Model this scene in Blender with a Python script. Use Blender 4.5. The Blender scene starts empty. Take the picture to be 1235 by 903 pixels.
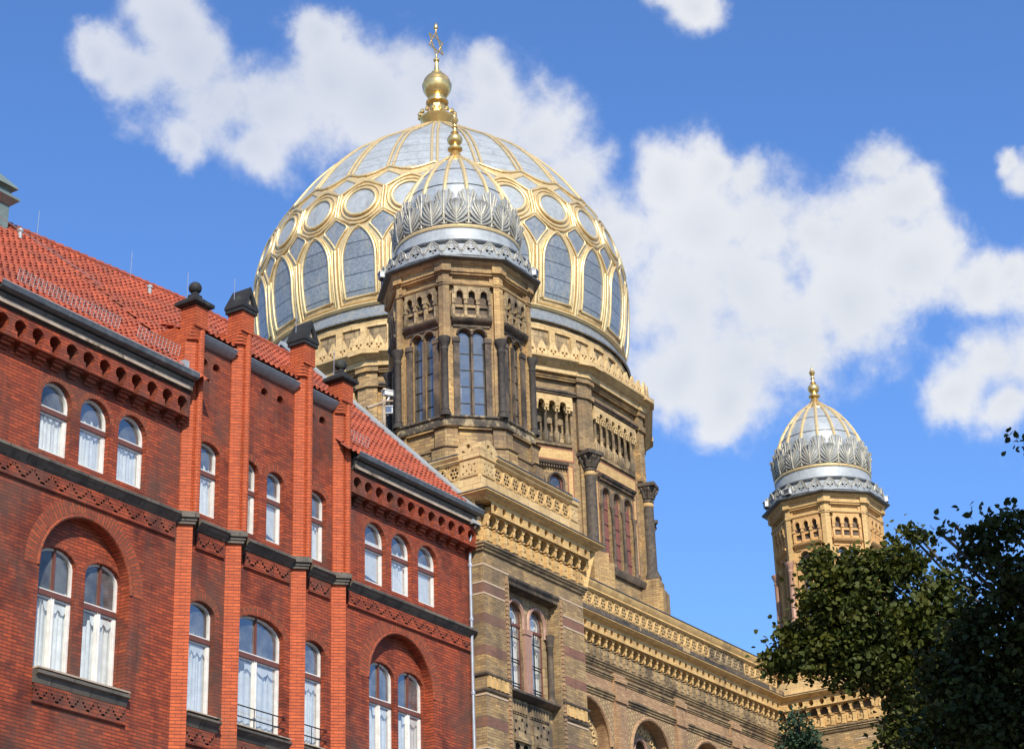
import bpy, math, random
import numpy as np
from mathutils import Vector, Matrix
from mathutils.geometry import tessellate_polygon
rad = math.radians
SC = bpy.context.scene
COL = SC.collection
random.seed(7)

# ------------------------------------------------------------------ geometry helpers
class F:
    """A wall frame: u runs to the right as seen from outside, v is up, w is out of the wall.
    k is the compass of the outward normal, 0 = -X, 90 = -Y."""
    def __init__(s, o, k=90):
        a = rad(k); s.k = k; s.o = Vector(o)
        s.n = Vector((-math.cos(a), -math.sin(a), 0)); s.u = Vector((math.sin(a), -math.cos(a), 0))
    def __call__(s, u, v, w=0.0):
        return s.o + s.u * u + s.n * w + Vector((0, 0, v))
def polyF(c, k, ap):
    a = rad(k)
    return F((c[0] - math.cos(a) * ap, c[1] - math.sin(a) * ap, 0), k)
F0 = F((0, 0, 0), 90)

class MB:
    def __init__(s):
        s.v = []; s.f = []; s.m = []; s.uv = {}
    def add(s, vs, fs, m=0, uv=None):
        b = len(s.v); s.v += [tuple(x) for x in vs]
        for i, f in enumerate(fs):
            if uv is not None: s.uv[len(s.f)] = [uv[j] for j in f]
            s.f.append(tuple(b + j for j in f)); s.m.append(m)
    def box(s, fr, u0, u1, v0, v1, w0, w1, m=0):
        P = [fr(u, v, w) for w in (w0, w1) for v in (v0, v1) for u in (u0, u1)]
        s.add(P, [(4, 5, 7, 6), (1, 0, 2, 3), (0, 4, 6, 2), (5, 1, 3, 7), (6, 7, 3, 2), (0, 1, 5, 4)], m)
    def plate(s, fr, outer, holes=(), w0=0.0, w1=0.0, m=0, mh=None, back=None, sides=True):
        """front face at w1 with holes; the sides and the hole reveals run back to w0; back = material of a panel closing it at w0"""
        mh = m if mh is None else mh
        loops = [list(outer)] + [list(h) for h in holes]
        tris = tessellate_polygon([[Vector((a, b, 0)) for a, b in l] for l in loops])
        flat = [p for l in loops for p in l]
        s.add([fr(a, b, w1) for a, b in flat], [tuple(t) for t in tris], m)
        if abs(w1 - w0) > 1e-6:
            for i, l in enumerate(loops):
                if i == 0 and not sides: continue
                n = len(l)
                s.add([fr(a, b, w1) for a, b in l] + [fr(a, b, w0) for a, b in l],
                      [(j, (j + 1) % n, n + (j + 1) % n, n + j) for j in range(n)], m if i == 0 else mh)
        if back is not None:
            t2 = tessellate_polygon([[Vector((a, b, 0)) for a, b in loops[0]]])
            s.add([fr(a, b, w0) for a, b in loops[0]], [tuple(t) for t in t2], back)
    def panel(s, fr, outer, w, m=0):
        t2 = tessellate_polygon([[Vector((a, b, 0)) for a, b in outer]])
        s.add([fr(a, b, w) for a, b in outer], [tuple(t) for t in t2], m)
    def mould(s, fr, prof, u0, u1, m0=0.0, m1=0.0, m=0, caps=True):
        """a moulding of profile [(w, v)] run from u0 to u1; m0, m1 mitre the ends outward"""
        n = len(prof)
        P = [fr(u0 - w * m0, v, w) for w, v in prof] + [fr(u1 + w * m1, v, w) for w, v in prof]
        s.add(P, [(j, (j + 1) % n, n + (j + 1) % n, n + j) for j in range(n)], m)
        if caps: s.add(P, [tuple(range(n)), tuple(range(2 * n - 1, n - 1, -1))], m)
    def lathe(s, c, prof, n=32, m=0, a0=0.0, a1=360.0, rot=0.0):
        full = abs(a1 - a0 - 360) < 1e-6
        k = n if full else n + 1
        P = []
        for r, z in prof:
            for i in range(k):
                a = rad(a0 + rot + (a1 - a0) * i / n)
                P.append((c[0] - r * math.cos(a), c[1] - r * math.sin(a), c[2] + z))
        fs = []
        for j in range(len(prof) - 1):
            for i in range(n):
                i2 = (i + 1) % k
                fs.append((j * k + i, j * k + i2, (j + 1) * k + i2, (j + 1) * k + i))
        s.add(P, fs, m)
    def tube(s, pts, r, n=6, m=0, closed=False, caps=True):
        pts = [Vector(p) for p in pts]; N = len(pts)
        rs = r if isinstance(r, (list, tuple)) else [r] * N
        P = []; up = None
        for i, p in enumerate(pts):
            a = pts[(i + 1) % N] if (closed or i < N - 1) else p
            b = pts[i - 1] if (closed or i > 0) else p
            t = (a - b)
            t = t.normalized() if t.length > 1e-9 else Vector((0, 0, 1))
            if up is None:
                up = Vector((0, 0, 1)) if abs(t.z) < .9 else Vector((1, 0, 0))
            x = up - t * up.dot(t)
            if x.length < 1e-6: x = t.orthogonal()
            x.normalize(); up = x; y = t.cross(x)
            for j in range(n):
                q = 2 * math.pi * j / n
                P.append(p + (x * math.cos(q) + y * math.sin(q)) * rs[i])
        fs = []
        for i in range(N if closed else N - 1):
            i2 = (i + 1) % N
            for j in range(n):
                fs.append((i * n + j, i * n + (j + 1) % n, i2 * n + (j + 1) % n, i2 * n + j))
        if caps and not closed:
            fs.append(tuple(range(n - 1, -1, -1))); fs.append(tuple((N - 1) * n + j for j in range(n)))
        s.add(P, fs, m)
    def prism(s, xy, z0, z1, m=0, xy2=None):
        n = len(xy); xy2 = xy2 or xy
        P = [(a, b, z0) for a, b in xy] + [(a, b, z1) for a, b in xy2]
        s.add(P, [(j, (j + 1) % n, n + (j + 1) % n, n + j) for j in range(n)] + [tuple(range(n - 1, -1, -1)), tuple(range(n, 2 * n))], m)

def arc(cx, cz, r, a0, a1, n=12, rz=None):
    rz = r if rz is None else rz
    return [(cx + r * math.cos(rad(a0 + (a1 - a0) * i / n)), cz + rz * math.sin(rad(a0 + (a1 - a0) * i / n))) for i in range(n + 1)]
def arch(cx, z0, hw, zs, rise=None, n=12):
    """outline of an arched opening, foot z0, half width hw, springing zs"""
    return [(cx - hw, z0), (cx + hw, z0)] + arc(cx, zs, hw, 0, 180, n, hw if rise is None else rise)
def circ(cx, cz, r, n=8, rz=None):
    return arc(cx, cz, r, 0, 360, n, rz)[:-1]
def rect(u0, u1, v0, v1):
    return [(u0, v0), (u1, v0), (u1, v1), (u0, v1)]

# ------------------------------------------------------------------ objects
WORLD = {}
def root(name, label, cat, loc, group=None):
    o = bpy.data.objects.new(name, None); COL.objects.link(o); o.location = loc
    o.empty_display_size = .5
    o['label'] = label; o['category'] = cat
    if group: o['group'] = group
    WORLD[o.name] = Vector(loc); return o
def build(name, mb, mats, parent=None, origin=None, sharp=35, weld=True, smooth=True):
    """ONE mesh object; verts of mb are world coordinates, stored relative to origin (the parent's by default)"""
    mats = mats if isinstance(mats, (list, tuple)) else [mats]
    po = WORLD[parent.name] if parent else Vector((0, 0, 0))
    og = Vector(origin) if origin is not None else po
    V = np.array(mb.v, dtype=np.float64).reshape(-1, 3)
    me = bpy.data.meshes.new(name)
    loc = V - np.array(og)
    me.from_pydata(loc.tolist(), [], mb.f)
    me.polygons.foreach_set('material_index', mb.m)
    uvl = me.uv_layers.new(name='UVMap')
    buf = np.zeros((len(me.loops), 2))
    li = 0
    for fi, f in enumerate(mb.f):
        if fi in mb.uv:
            buf[li:li + len(f)] = mb.uv[fi]
        else:
            p = V[list(f)]
            n = np.cross(p[1] - p[0], p[2] - p[0]) if len(f) == 3 else np.cross(p[2] - p[0], p[3] - p[1])
            L = np.linalg.norm(n); n = n / L if L > 1e-12 else np.array((0, 0, 1.))
            if abs(n[2]) > .97: t = np.array((1., 0, 0)); b = np.array((0, 1., 0))
            else:
                t = np.cross((0, 0, 1.), n); t /= np.linalg.norm(t)
                b = np.cross(n, t)
            buf[li:li + len(f), 0] = p @ t; buf[li:li + len(f), 1] = p @ b
        li += len(f)
    uvl.data.foreach_set('uv', buf.ravel())
    for m in mats: me.materials.append(m)
    if weld:
        import bmesh
        bm = bmesh.new(); bm.from_mesh(me)
        bmesh.ops.remove_doubles(bm, verts=bm.verts, dist=2e-4)
        bmesh.ops.recalc_face_normals(bm, faces=bm.faces)
        bm.to_mesh(me); bm.free()
    if smooth:
        me.polygons.foreach_set('use_smooth', [True] * len(me.polygons))
        me.set_sharp_from_angle(angle=rad(sharp))
    o = bpy.data.objects.new(name, me); COL.objects.link(o)
    o.location = og - po
    if parent: o.parent = parent
    WORLD[o.name] = og
    return o
def lone(o, label, cat, group=None):
    o['label'] = label; o['category'] = cat
    if group: o['group'] = group
    return o
class Proto:
    """a part (with its sub-parts) built once in the local frame F0, then set at places in wall frames"""
    def __init__(s, make): s.make = make; s.first = None
    def put(s, parent, fr, u=0, v=0, w=0, label=None, scale=None):
        if s.first is None:
            s.first = o = s.make()
            s.kids = list(o.children)
        else:
            o = s.first.copy(); COL.objects.link(o)
            for ch in s.kids:
                c = ch.copy(); COL.objects.link(c); c.parent = o
        o.parent = parent
        p = fr(u, v, w); o.location = p - WORLD[parent.name]
        WORLD[o.name] = p
        o.rotation_euler = (0, 0, rad(fr.k - 90))
        if scale: o.scale = scale
        if label: o['label'] = label
        return o
def local(name, mb, mats, parent=None, **kw):
    """like build, but the verts are already local (for Proto)"""
    if parent is not None: WORLD.setdefault(parent.name, Vector((0, 0, 0)))
    return build(name, mb, mats, parent, origin=(0, 0, 0) if parent is None else WORLD[parent.name], **kw)
# ------------------------------------------------------------------ materials
def newmat(name):
    m = bpy.data.materials.new(name); m.use_nodes = True
    nt = m.node_tree; b = nt.nodes['Principled BSDF']
    return m, nt, b
def N(nt, typ, **kw):
    n = nt.nodes.new(typ)
    for k, v in kw.items():
        if k in n.inputs.keys() if hasattr(n.inputs, 'keys') else False: n.inputs[k].default_value = v
        else: setattr(n, k, v)
    return n
def L(nt, a, b): nt.links.new(a, b)
def rgba(c): return (c[0], c[1], c[2], 1)
def noise(nt, scale, detail=4, rough=.55, stretch=None, off=(0, 0, 0)):
    g = nt.nodes.new('ShaderNodeNewGeometry')
    mp = nt.nodes.new('ShaderNodeMapping'); mp.inputs['Location'].default_value = off
    if stretch: mp.inputs['Scale'].default_value = stretch
    L(nt, g.outputs['Position'], mp.inputs['Vector'])
    n = nt.nodes.new('ShaderNodeTexNoise'); n.inputs['Scale'].default_value = scale
    n.inputs['Detail'].default_value = detail; n.inputs['Roughness'].default_value = rough
    L(nt, mp.outputs['Vector'], n.inputs['Vector']); return n
def ramp(nt, src, p0, p1, c0=0.0, c1=1.0):
    r = nt.nodes.new('ShaderNodeMapRange'); r.inputs['From Min'].default_value = p0; r.inputs['From Max'].default_value = p1
    r.inputs['To Min'].default_value = c0; r.inputs['To Max'].default_value = c1
    r.interpolation_type = 'SMOOTHSTEP'
    L(nt, src, r.inputs['Value']); return r.outputs['Result']
def mix(nt, fac, a, b, typ='MIX'):
    m = nt.nodes.new('ShaderNodeMix'); m.data_type = 'RGBA'; m.blend_type = typ
    if isinstance(fac, (int, float)): m.inputs[0].default_value = fac
    else: L(nt, fac, m.inputs[0])
    for i, x in ((6, a), (7, b)):
        if isinstance(x, (tuple, list)): m.inputs[i].default_value = rgba(x)
        else: L(nt, x, m.inputs[i])
    return m.outputs[2]
def bump(nt, b, h, strength=.4, dist=.01):
    n = nt.nodes.new('ShaderNodeBump'); n.inputs['Strength'].default_value = strength; n.inputs['Distance'].default_value = dist
    L(nt, h, n.inputs['Height']); L(nt, n.outputs['Normal'], b.inputs['Normal'])
def brick(name, c1, c2, mortar, soot, sootlev=(.5, .7), bw=.25, bh=.075, ms=.008, rough=.8, extra=None, rot=0, bias=0, sootscale=.6, sootmax=.85, rows=None, streak=0):
    m, nt, b = newmat(name)
    uv = nt.nodes.new('ShaderNodeUVMap')
    vec = uv.outputs['UV']
    if rot:
        mp = nt.nodes.new('ShaderNodeMapping'); mp.inputs['Rotation'].default_value = (0, 0, rad(rot)); L(nt, vec, mp.inputs['Vector']); vec = mp.outputs['Vector']
    t = nt.nodes.new('ShaderNodeTexBrick')
    t.inputs['Scale'].default_value = 1; t.inputs['Brick Width'].default_value = bw; t.inputs['Row Height'].default_value = bh
    t.inputs['Mortar Size'].default_value = ms; t.inputs['Mortar Smooth'].default_value = .3; t.inputs['Bias'].default_value = bias
    t.inputs['Color1'].default_value = rgba(c1); t.inputs['Color2'].default_value = rgba(c2); t.inputs['Mortar'].default_value = rgba(mortar)
    L(nt, vec, t.inputs['Vector'])
    col = t.outputs['Color']
    if rows:
        t2 = nt.nodes.new('ShaderNodeTexBrick')
        t2.inputs['Scale'].default_value = 1; t2.inputs['Brick Width'].default_value = 400; t2.inputs['Row Height'].default_value = bh
        t2.inputs['Mortar Size'].default_value = ms * 1.15; t2.inputs['Mortar Smooth'].default_value = .4
        for q in ('Color1', 'Color2'): t2.inputs[q].default_value = (1, 1, 1, 1)
        t2.inputs['Mortar'].default_value = rgba(rows); L(nt, vec, t2.inputs['Vector'])
        col = mix(nt, 1, col, t2.outputs['Color'], 'MULTIPLY')
    if extra:
        f = ramp(nt, noise(nt, extra[1], 3, .6, off=(3, 9, 2)).outputs['Fac'], .52, .66)
        col = mix(nt, f, col, mix(nt, 1, col, extra[0], 'MULTIPLY'))
    # long streaks of single odd bricks
    g = mix(nt, ramp(nt, noise(nt, 7, 2, .7, stretch=(.6, .6, 2.2)).outputs['Fac'], .35, .7, .0, .45), col, mix(nt, 1, col, (.55, .5, .48), 'MULTIPLY'))
    f = ramp(nt, noise(nt, sootscale, 5, .62, stretch=(1, 1, .55)).outputs['Fac'], sootlev[0], sootlev[1], 0, sootmax)
    col = mix(nt, f, g, soot)
    if streak:          # rain-washed vertical dirt
        f2 = ramp(nt, noise(nt, 1.0, 6, .6, stretch=(2.6, 2.6, .22), off=(2, 4, 1)).outputs['Fac'], .50, .74, 0, streak)
        col = mix(nt, f2, col, mix(nt, 1, col, (.30, .30, .32), 'MULTIPLY'))
    L(nt, col, b.inputs['Base Color']); b.inputs['Roughness'].default_value = rough
    bump(nt, b, t.outputs['Fac'], -.5, .012)
    return m
def stone(name, c1, c2, soot=None, lev=(.5, .65), sc=1.3, rough=.85, metallic=0, bscale=18, bstr=.3, streak=False, smax=.9):
    m, nt, b = newmat(name)
    col = mix(nt, ramp(nt, noise(nt, sc * 3, 5, .6).outputs['Fac'], .3, .7), c1, c2)
    if soot:
        n = noise(nt, sc, 5, .65, stretch=(1, 1, .35) if streak else None, off=(5, 2, 7))
        col = mix(nt, ramp(nt, n.outputs['Fac'], lev[0], lev[1], 0, smax), col, soot)
    L(nt, col, b.inputs['Base Color']); b.inputs['Roughness'].default_value = rough; b.inputs['Metallic'].default_value = metallic
    if bstr: bump(nt, b, noise(nt, bscale, 3, .6).outputs['Fac'], bstr, .02)
    return m
def plain(name, c, rough=.6, metallic=0, spec=.5):
    m, nt, b = newmat(name)
    n = noise(nt, 5, 3)
    L(nt, mix(nt, ramp(nt, n.outputs['Fac'], .3, .7), c, tuple(x * .82 for x in c)), b.inputs['Base Color'])
    b.inputs['Roughness'].default_value = rough; b.inputs['Metallic'].default_value = metallic
    b.inputs['Specular IOR Level'].default_value = spec
    return m
def glass(name, tint, reflect, rough=.02, tomax=.75, dust_glare=.06):
    """a window pane: a mirror-like share over a clear or tinted see-through share"""
    m = bpy.data.materials.new(name); m.use_nodes = True; nt = m.node_tree; nt.nodes.clear()
    out = nt.nodes.new('ShaderNodeOutputMaterial'); mx = nt.nodes.new('ShaderNodeMixShader')
    tr = nt.nodes.new('ShaderNodeBsdfTransparent'); tr.inputs['Color'].default_value = rgba(tint)
    gl = nt.nodes.new('ShaderNodeBsdfGlossy'); gl.inputs['Roughness'].default_value = rough
    lw = nt.nodes.new('ShaderNodeLayerWeight'); lw.inputs['Blend'].default_value = .25
    mr = nt.nodes.new('ShaderNodeMapRange'); mr.inputs['To Min'].default_value = reflect; mr.inputs['To Max'].default_value = tomax
    L(nt, lw.outputs['Fresnel'], mr.inputs['Value']); L(nt, mr.outputs['Result'], mx.inputs['Fac'])
    bp = nt.nodes.new('ShaderNodeBump'); bp.inputs['Strength'].default_value = .06; bp.inputs['Distance'].default_value = .05
    L(nt, noise(nt, 1.6, 2).outputs['Fac'], bp.inputs['Height']); L(nt, bp.outputs['Normal'], gl.inputs['Normal'])
    L(nt, tr.outputs[0], mx.inputs[1]); L(nt, gl.outputs[0], mx.inputs[2])
    df = nt.nodes.new('ShaderNodeBsdfDiffuse'); df.inputs['Color'].default_value = (.52, .55, .54, 1); m2 = nt.nodes.new('ShaderNodeMixShader')     # dusty film, doubling as painted-in pale sky reflection
    L(nt, ramp(nt, noise(nt, 2.2, 4, .6).outputs['Fac'], .3, .7, dust_glare * .5, dust_glare * 1.5), m2.inputs[0])
    L(nt, mx.outputs[0], m2.inputs[1]); L(nt, df.outputs[0], m2.inputs[2]); L(nt, m2.outputs[0], out.inputs['Surface'])
    return m
def tilemat():
    """clay tiles: every tile its own tone, with dirt and lichen"""
    m, nt, b = newmat('red_clay_tile')
    g = nt.nodes.new('ShaderNodeNewGeometry'); mp = nt.nodes.new('ShaderNodeMapping'); mp.inputs['Scale'].default_value = (5.13, 4.1, 0.001); L(nt, g.outputs['Position'], mp.inputs['Vector'])
    fl = nt.nodes.new('ShaderNodeVectorMath'); fl.operation = 'FLOOR'; L(nt, mp.outputs[0], fl.inputs[0])
    wn = nt.nodes.new('ShaderNodeTexWhiteNoise'); L(nt, fl.outputs[0], wn.inputs['Vector'])
    c = mix(nt, ramp(nt, wn.outputs['Value'], 0, 1), (.39, .078, .031), (.27, .053, .024))
    c = mix(nt, ramp(nt, noise(nt, .9, 5, .6).outputs['Fac'], .46, .72, 0, .75), c, (.17, .052, .030))
    c = mix(nt, ramp(nt, noise(nt, 9, 4, .7, off=(3, 1, 1)).outputs['Fac'], .64, .74, 0, .35), c, (.20, .14, .09))
    L(nt, c, b.inputs['Base Color']); b.inputs['Roughness'].default_value = .85
    bump(nt, b, noise(nt, 9, 3, .6).outputs['Fac'], .2, .02); return m
M = {}
M['red'] = brick('red_brick', (.46, .080, .021), (.24, .041, .014), (.15, .036, .017), (.080, .048, .032), (.44, .68), extra=((.55, .5, .44), .8), ms=.009, sootmax=.72, rows=(.46, .40, .38), streak=.55)
M['red_light'] = brick('orange_brick', (.58, .112, .027), (.44, .08, .021), (.28, .058, .02), (.15, .055, .025), (.53, .8), ms=.009, sootmax=.55, rows=(.44, .38, .36), streak=.35)
M['red_arch'] = brick('arch_brick', (.40, .075, .02), (.24, .045, .016), (.10, .05, .028), (.10, .055, .032), (.45, .75), bw=.32, bh=.085, ms=.012, sootmax=.6)
M['ochre'] = brick('ochre_brick', (.50, .335, .145), (.27, .175, .08), (.19, .13, .07), (.10, .073, .046), (.44, .68), extra=((1.35, 1.25, 1.05), 1.6), sootmax=.62, streak=.38)
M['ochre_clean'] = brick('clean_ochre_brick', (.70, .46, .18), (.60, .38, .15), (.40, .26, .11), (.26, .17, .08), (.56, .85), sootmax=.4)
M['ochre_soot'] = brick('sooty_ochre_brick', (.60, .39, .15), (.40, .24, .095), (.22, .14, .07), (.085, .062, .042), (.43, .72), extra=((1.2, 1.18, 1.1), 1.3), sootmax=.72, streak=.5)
M['rust_brick'] = brick('rust_brown_brick', (.52, .33, .165), (.38, .22, .11), (.25, .15, .085), (.16, .11, .07), (.5, .75), sootmax=.6, streak=.4)
M['band'] = brick('dark_red_band_brick', (.27, .125, .075), (.17, .08, .052), (.16, .10, .065), (.14, .10, .065), (.46, .74), sootmax=.75, bw=.5, bh=.26, streak=.3)
M['diaper'] = brick('diaper_brick', (.54, .36, .17), (.37, .24, .11), (.22, .15, .08), (.14, .10, .06), (.5, .75), bw=.16, bh=.16, ms=.02, rot=45, sootmax=.6)
M['terra'] = brick('ochre_terracotta', (.72, .475, .185), (.57, .36, .135), (.30, .19, .085), (.12, .085, .05), (.57, .74), bw=.42, bh=.26, ms=.007, sootmax=.7, sootscale=.8, streak=.3)
M['terra_pale'] = brick('pale_terracotta', (.70, .50, .235), (.56, .385, .165), (.30, .2, .10), (.16, .11, .065), (.52, .76), bw=.55, bh=.30, ms=.007, sootmax=.65, sootscale=.8, streak=.3)
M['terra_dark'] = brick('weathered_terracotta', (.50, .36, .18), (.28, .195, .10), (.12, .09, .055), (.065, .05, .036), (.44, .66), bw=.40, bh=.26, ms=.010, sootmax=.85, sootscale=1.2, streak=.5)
M['black_stone'] = stone('soot_shade_black_stone', (.062, .050, .038), (.028, .023, .018), (.16, .11, .06), (.58, .72), 2.4, rough=.8, bscale=30, bstr=.5)  # real soot on columns; painted shade in frieze hollows and under the eaves
M['brown_stone'] = stone('brown_stone', (.17, .12, .075), (.09, .065, .045), (.035, .028, .022), (.45, .62), 1.2)
M['pink_stone'] = stone('pink_column_stone', (.42, .24, .16), (.33, .18, .12), (.12, .08, .06), (.58, .75), 1.5, rough=.5)
M['string'] = brick('dark_string_course', (.16, .135, .10), (.085, .075, .06), (.03, .026, .022), (.045, .04, .034), (.44, .66), bw=1.1, bh=9, ms=.014, sootscale=1.8, sootmax=.8)
M['sill'] = stone('pale_sill_stone', (.46, .36, .26), (.33, .25, .18), (.10, .075, .05), (.52, .66), 1.6)
M['cap'] = stone('black_coping_stone', (.022, .021, .019), (.012, .012, .011), (.05, .055, .035), (.55, .7), 3.0, rough=.75)
M['tile'] = tilemat()
M['zinc'] = stone('grey_zinc', (.40, .42, .415), (.32, .345, .345), (.22, .225, .22), (.48, .72), 2.2, rough=.55, metallic=.15, bstr=.08, streak=True, smax=.65)
M['zinc_blue'] = stone('blue_grey_zinc', (.34, .36, .355), (.21, .235, .245), (.46, .41, .31), (.50, .68), 3.2, rough=.32, metallic=.3, bstr=.06, streak=True, smax=.6)
M['zinc_dark'] = stone('dark_zinc', (.125, .135, .135), (.075, .082, .088), (.22, .22, .21), (.55, .75), 1.8, rough=.5, metallic=.35, bstr=.08)
M['zinc_relief'] = stone('zinc_ornament', (.50, .46, .35), (.36, .34, .28), (.10, .095, .085), (.52, .72), 4.0, rough=.5, metallic=.25, bstr=.1, smax=.7)
M['gold'] = stone('gilding', (.86, .65, .33), (.74, .53, .24), (.44, .29, .13), (.54, .74), 2.6, rough=.38, metallic=.5, bstr=.14, bscale=7, smax=.65)
M['gold_pure'] = stone('bright_gilding', (.85, .60, .24), (.74, .49, .17), (.40, .25, .08), (.6, .8), 2.5, rough=.28, metallic=.8, bstr=.06, bscale=7, smax=.4)
M['white'] = plain('white_window_paint', (.80, .76, .68), .5)
M['brown_wood'] = plain('red_brown_window_paint', (.16, .055, .035), .5)
M['wood'] = plain('brown_mullion_wood', (.21, .10, .045), .55)
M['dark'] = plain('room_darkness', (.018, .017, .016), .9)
M['curtain'] = plain('white_curtain', (.82, .84, .80), .9)
M['pane'] = glass('clear_pane', (.95, .96, .95), .04, tomax=.36, dust_glare=.17)
M['pane_tower'] = glass('sky_mirroring_pane', (.30, .33, .36), .22, tomax=.6, dust_glare=.10)
M['pane_dark'] = glass('dark_pane', (.45, .5, .5), .12)
M['red_frame'] = plain('faded_red_iron', (.25, .085, .065), .7)
M['iron'] = plain('black_iron', (.02, .02, .02), .5, .3)
M['steel'] = plain('light_steel', (.6, .6, .6), .35, .7)
M['plastic'] = plain('white_plastic_housing', (.72, .72, .70), .4)
M['green_metal'] = plain('green_grey_metal', (.22, .28, .24), .5, .3)
M['asphalt'] = stone('asphalt', (.055, .055, .055), (.04, .04, .042), rough=.9)
M['paving'] = stone('grey_paving', (.22, .21, .2), (.16, .155, .15), rough=.9)
M['white_line'] = plain('road_paint', (.75, .75, .72), .7)
def leafmat(name, c1, c2):
    m = bpy.data.materials.new(name); m.use_nodes = True; nt = m.node_tree; b = nt.nodes['Principled BSDF']
    n = noise(nt, 1.4, 3)
    at = nt.nodes.new('ShaderNodeUVMap'); sp = nt.nodes.new('ShaderNodeSeparateXYZ'); L(nt, at.outputs['UV'], sp.inputs[0])
    c = mix(nt, sp.outputs[0], c1, c2)
    c = mix(nt, ramp(nt, n.outputs['Fac'], .35, .65), c, mix(nt, 1, c, (1.35, 1.15, .7), 'MULTIPLY'))
    L(nt, c, b.inputs['Base Color']); b.inputs['Roughness'].default_value = .55; b.inputs['Specular IOR Level'].default_value = .16
    tl = nt.nodes.new('ShaderNodeBsdfTranslucent'); L(nt, mix(nt, 1, c, (1.6, 1.7, .5), 'MULTIPLY'), tl.inputs['Color'])
    ms = nt.nodes.new('ShaderNodeMixShader'); ms.inputs[0].default_value = .12
    L(nt, b.outputs[0], ms.inputs[1]); L(nt, tl.outputs[0], ms.inputs[2])
    L(nt, ms.outputs[0], nt.nodes['Material Output'].inputs['Surface']); return m
M['leaf'] = leafmat('linden_leaf', (.026, .044, .009), (.074, .080, .019))
M['leaf_shade'] = leafmat('shade_linden_leaf', (.016, .026, .008), (.030, .040, .012))  # shade on the right-hand tree put into a darker leaf colour
M['leaf_blue'] = leafmat('bluish_leaf', (.026, .050, .026), (.042, .07, .038))
M['bark'] = stone('bark', (.09, .07, .05), (.05, .04, .03), rough=.95, bstr=.6, bscale=14)
M['stripe'] = plain('pale_stripe_brick', (.55, .40, .26), .8)
M['terra_mid'] = brick('sooty_plinth', (.56, .38, .17), (.42, .27, .12), (.2, .13, .07), (.075, .06, .045), (.45, .52), bw=.8, bh=.35, ms=.008, sootmax=.95, sootscale=.7)
M['rust_line'] = plain('red_line_brick', (.33, .13, .07), .8)
M['ochre_base'] = brick('big_ochre_brick', (.60, .40, .15), (.34, .20, .08), (.20, .13, .07), (.075, .055, .04), (.40, .62), bw=.36, bh=.115, ms=.010, sootmax=.7)
M['sooty_sill'] = stone('sooty_sill_stone', (.50, .38, .2), (.12, .09, .06), (.05, .042, .034), (.44, .52), 1.6, smax=.9)
M['zinc_bright'] = stone('bright_zinc', (.44, .465, .46), (.36, .385, .385), (.27, .28, .28), (.5, .75), 2.2, rough=.42, metallic=.3, bstr=.05, smax=.5)
M['terra_clean'] = stone('clean_terracotta', (.62, .38, .15), (.54, .31, .12), (.3, .18, .09), (.6, .85), .8, smax=.5)

def seams(name, src, pitch, dark):
    """sheet-metal panels: a copy of src with horizontal lap seams every pitch metres"""
    m = M[src].copy(); m.name = name; nt = m.node_tree; b = nt.nodes['Principled BSDF']
    g = nt.nodes.new('ShaderNodeNewGeometry'); sp_ = nt.nodes.new('ShaderNodeSeparateXYZ'); L(nt, g.outputs['Position'], sp_.inputs[0])
    q = nt.nodes.new('ShaderNodeMath'); q.operation = 'FRACT'; d_ = nt.nodes.new('ShaderNodeMath'); d_.operation = 'DIVIDE'; d_.inputs[1].default_value = pitch
    L(nt, sp_.outputs['Z'], d_.inputs[0]); L(nt, d_.outputs[0], q.inputs[0])
    lt = nt.nodes.new('ShaderNodeMath'); lt.operation = 'LESS_THAN'; lt.inputs[1].default_value = .035 / pitch; L(nt, q.outputs[0], lt.inputs[0])
    old = b.inputs['Base Color'].links[0].from_socket
    # panel-to-panel tone
    fl = nt.nodes.new('ShaderNodeMath'); fl.operation = 'FLOOR'; L(nt, d_.outputs[0], fl.inputs[0])
    wn = nt.nodes.new('ShaderNodeTexWhiteNoise'); wn.noise_dimensions = '1D'; L(nt, fl.outputs[0], wn.inputs['W'])
    mr = nt.nodes.new('ShaderNodeMapRange'); mr.inputs['To Min'].default_value = .86; mr.inputs['To Max'].default_value = 1.08; L(nt, wn.outputs['Value'], mr.inputs['Value'])
    hs = nt.nodes.new('ShaderNodeHueSaturation'); L(nt, mr.outputs[0], hs.inputs['Value']); L(nt, old, hs.inputs['Color'])
    L(nt, mix(nt, lt.outputs[0], hs.outputs[0], dark), b.inputs['Base Color']); return m
M['zinc_seam'] = seams('seamed_zinc', 'zinc', .52, (.22, .235, .24))
M['zinc_blue_seam'] = seams('seamed_blue_zinc', 'zinc_blue', .62, (.06, .07, .085))
M['zinc_mat'] = stone('dull_zinc', (.34, .36, .36), (.27, .285, .29), (.17, .175, .175), (.5, .72), 3.0, rough=.62, metallic=.1, bstr=.1, smax=.6)
M['column_stone'] = stone('brown_black_column_stone', (.105, .078, .052), (.042, .033, .026), (.20, .14, .08), (.58, .74), 2.4, rough=.8, bscale=30, bstr=.5)
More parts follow.
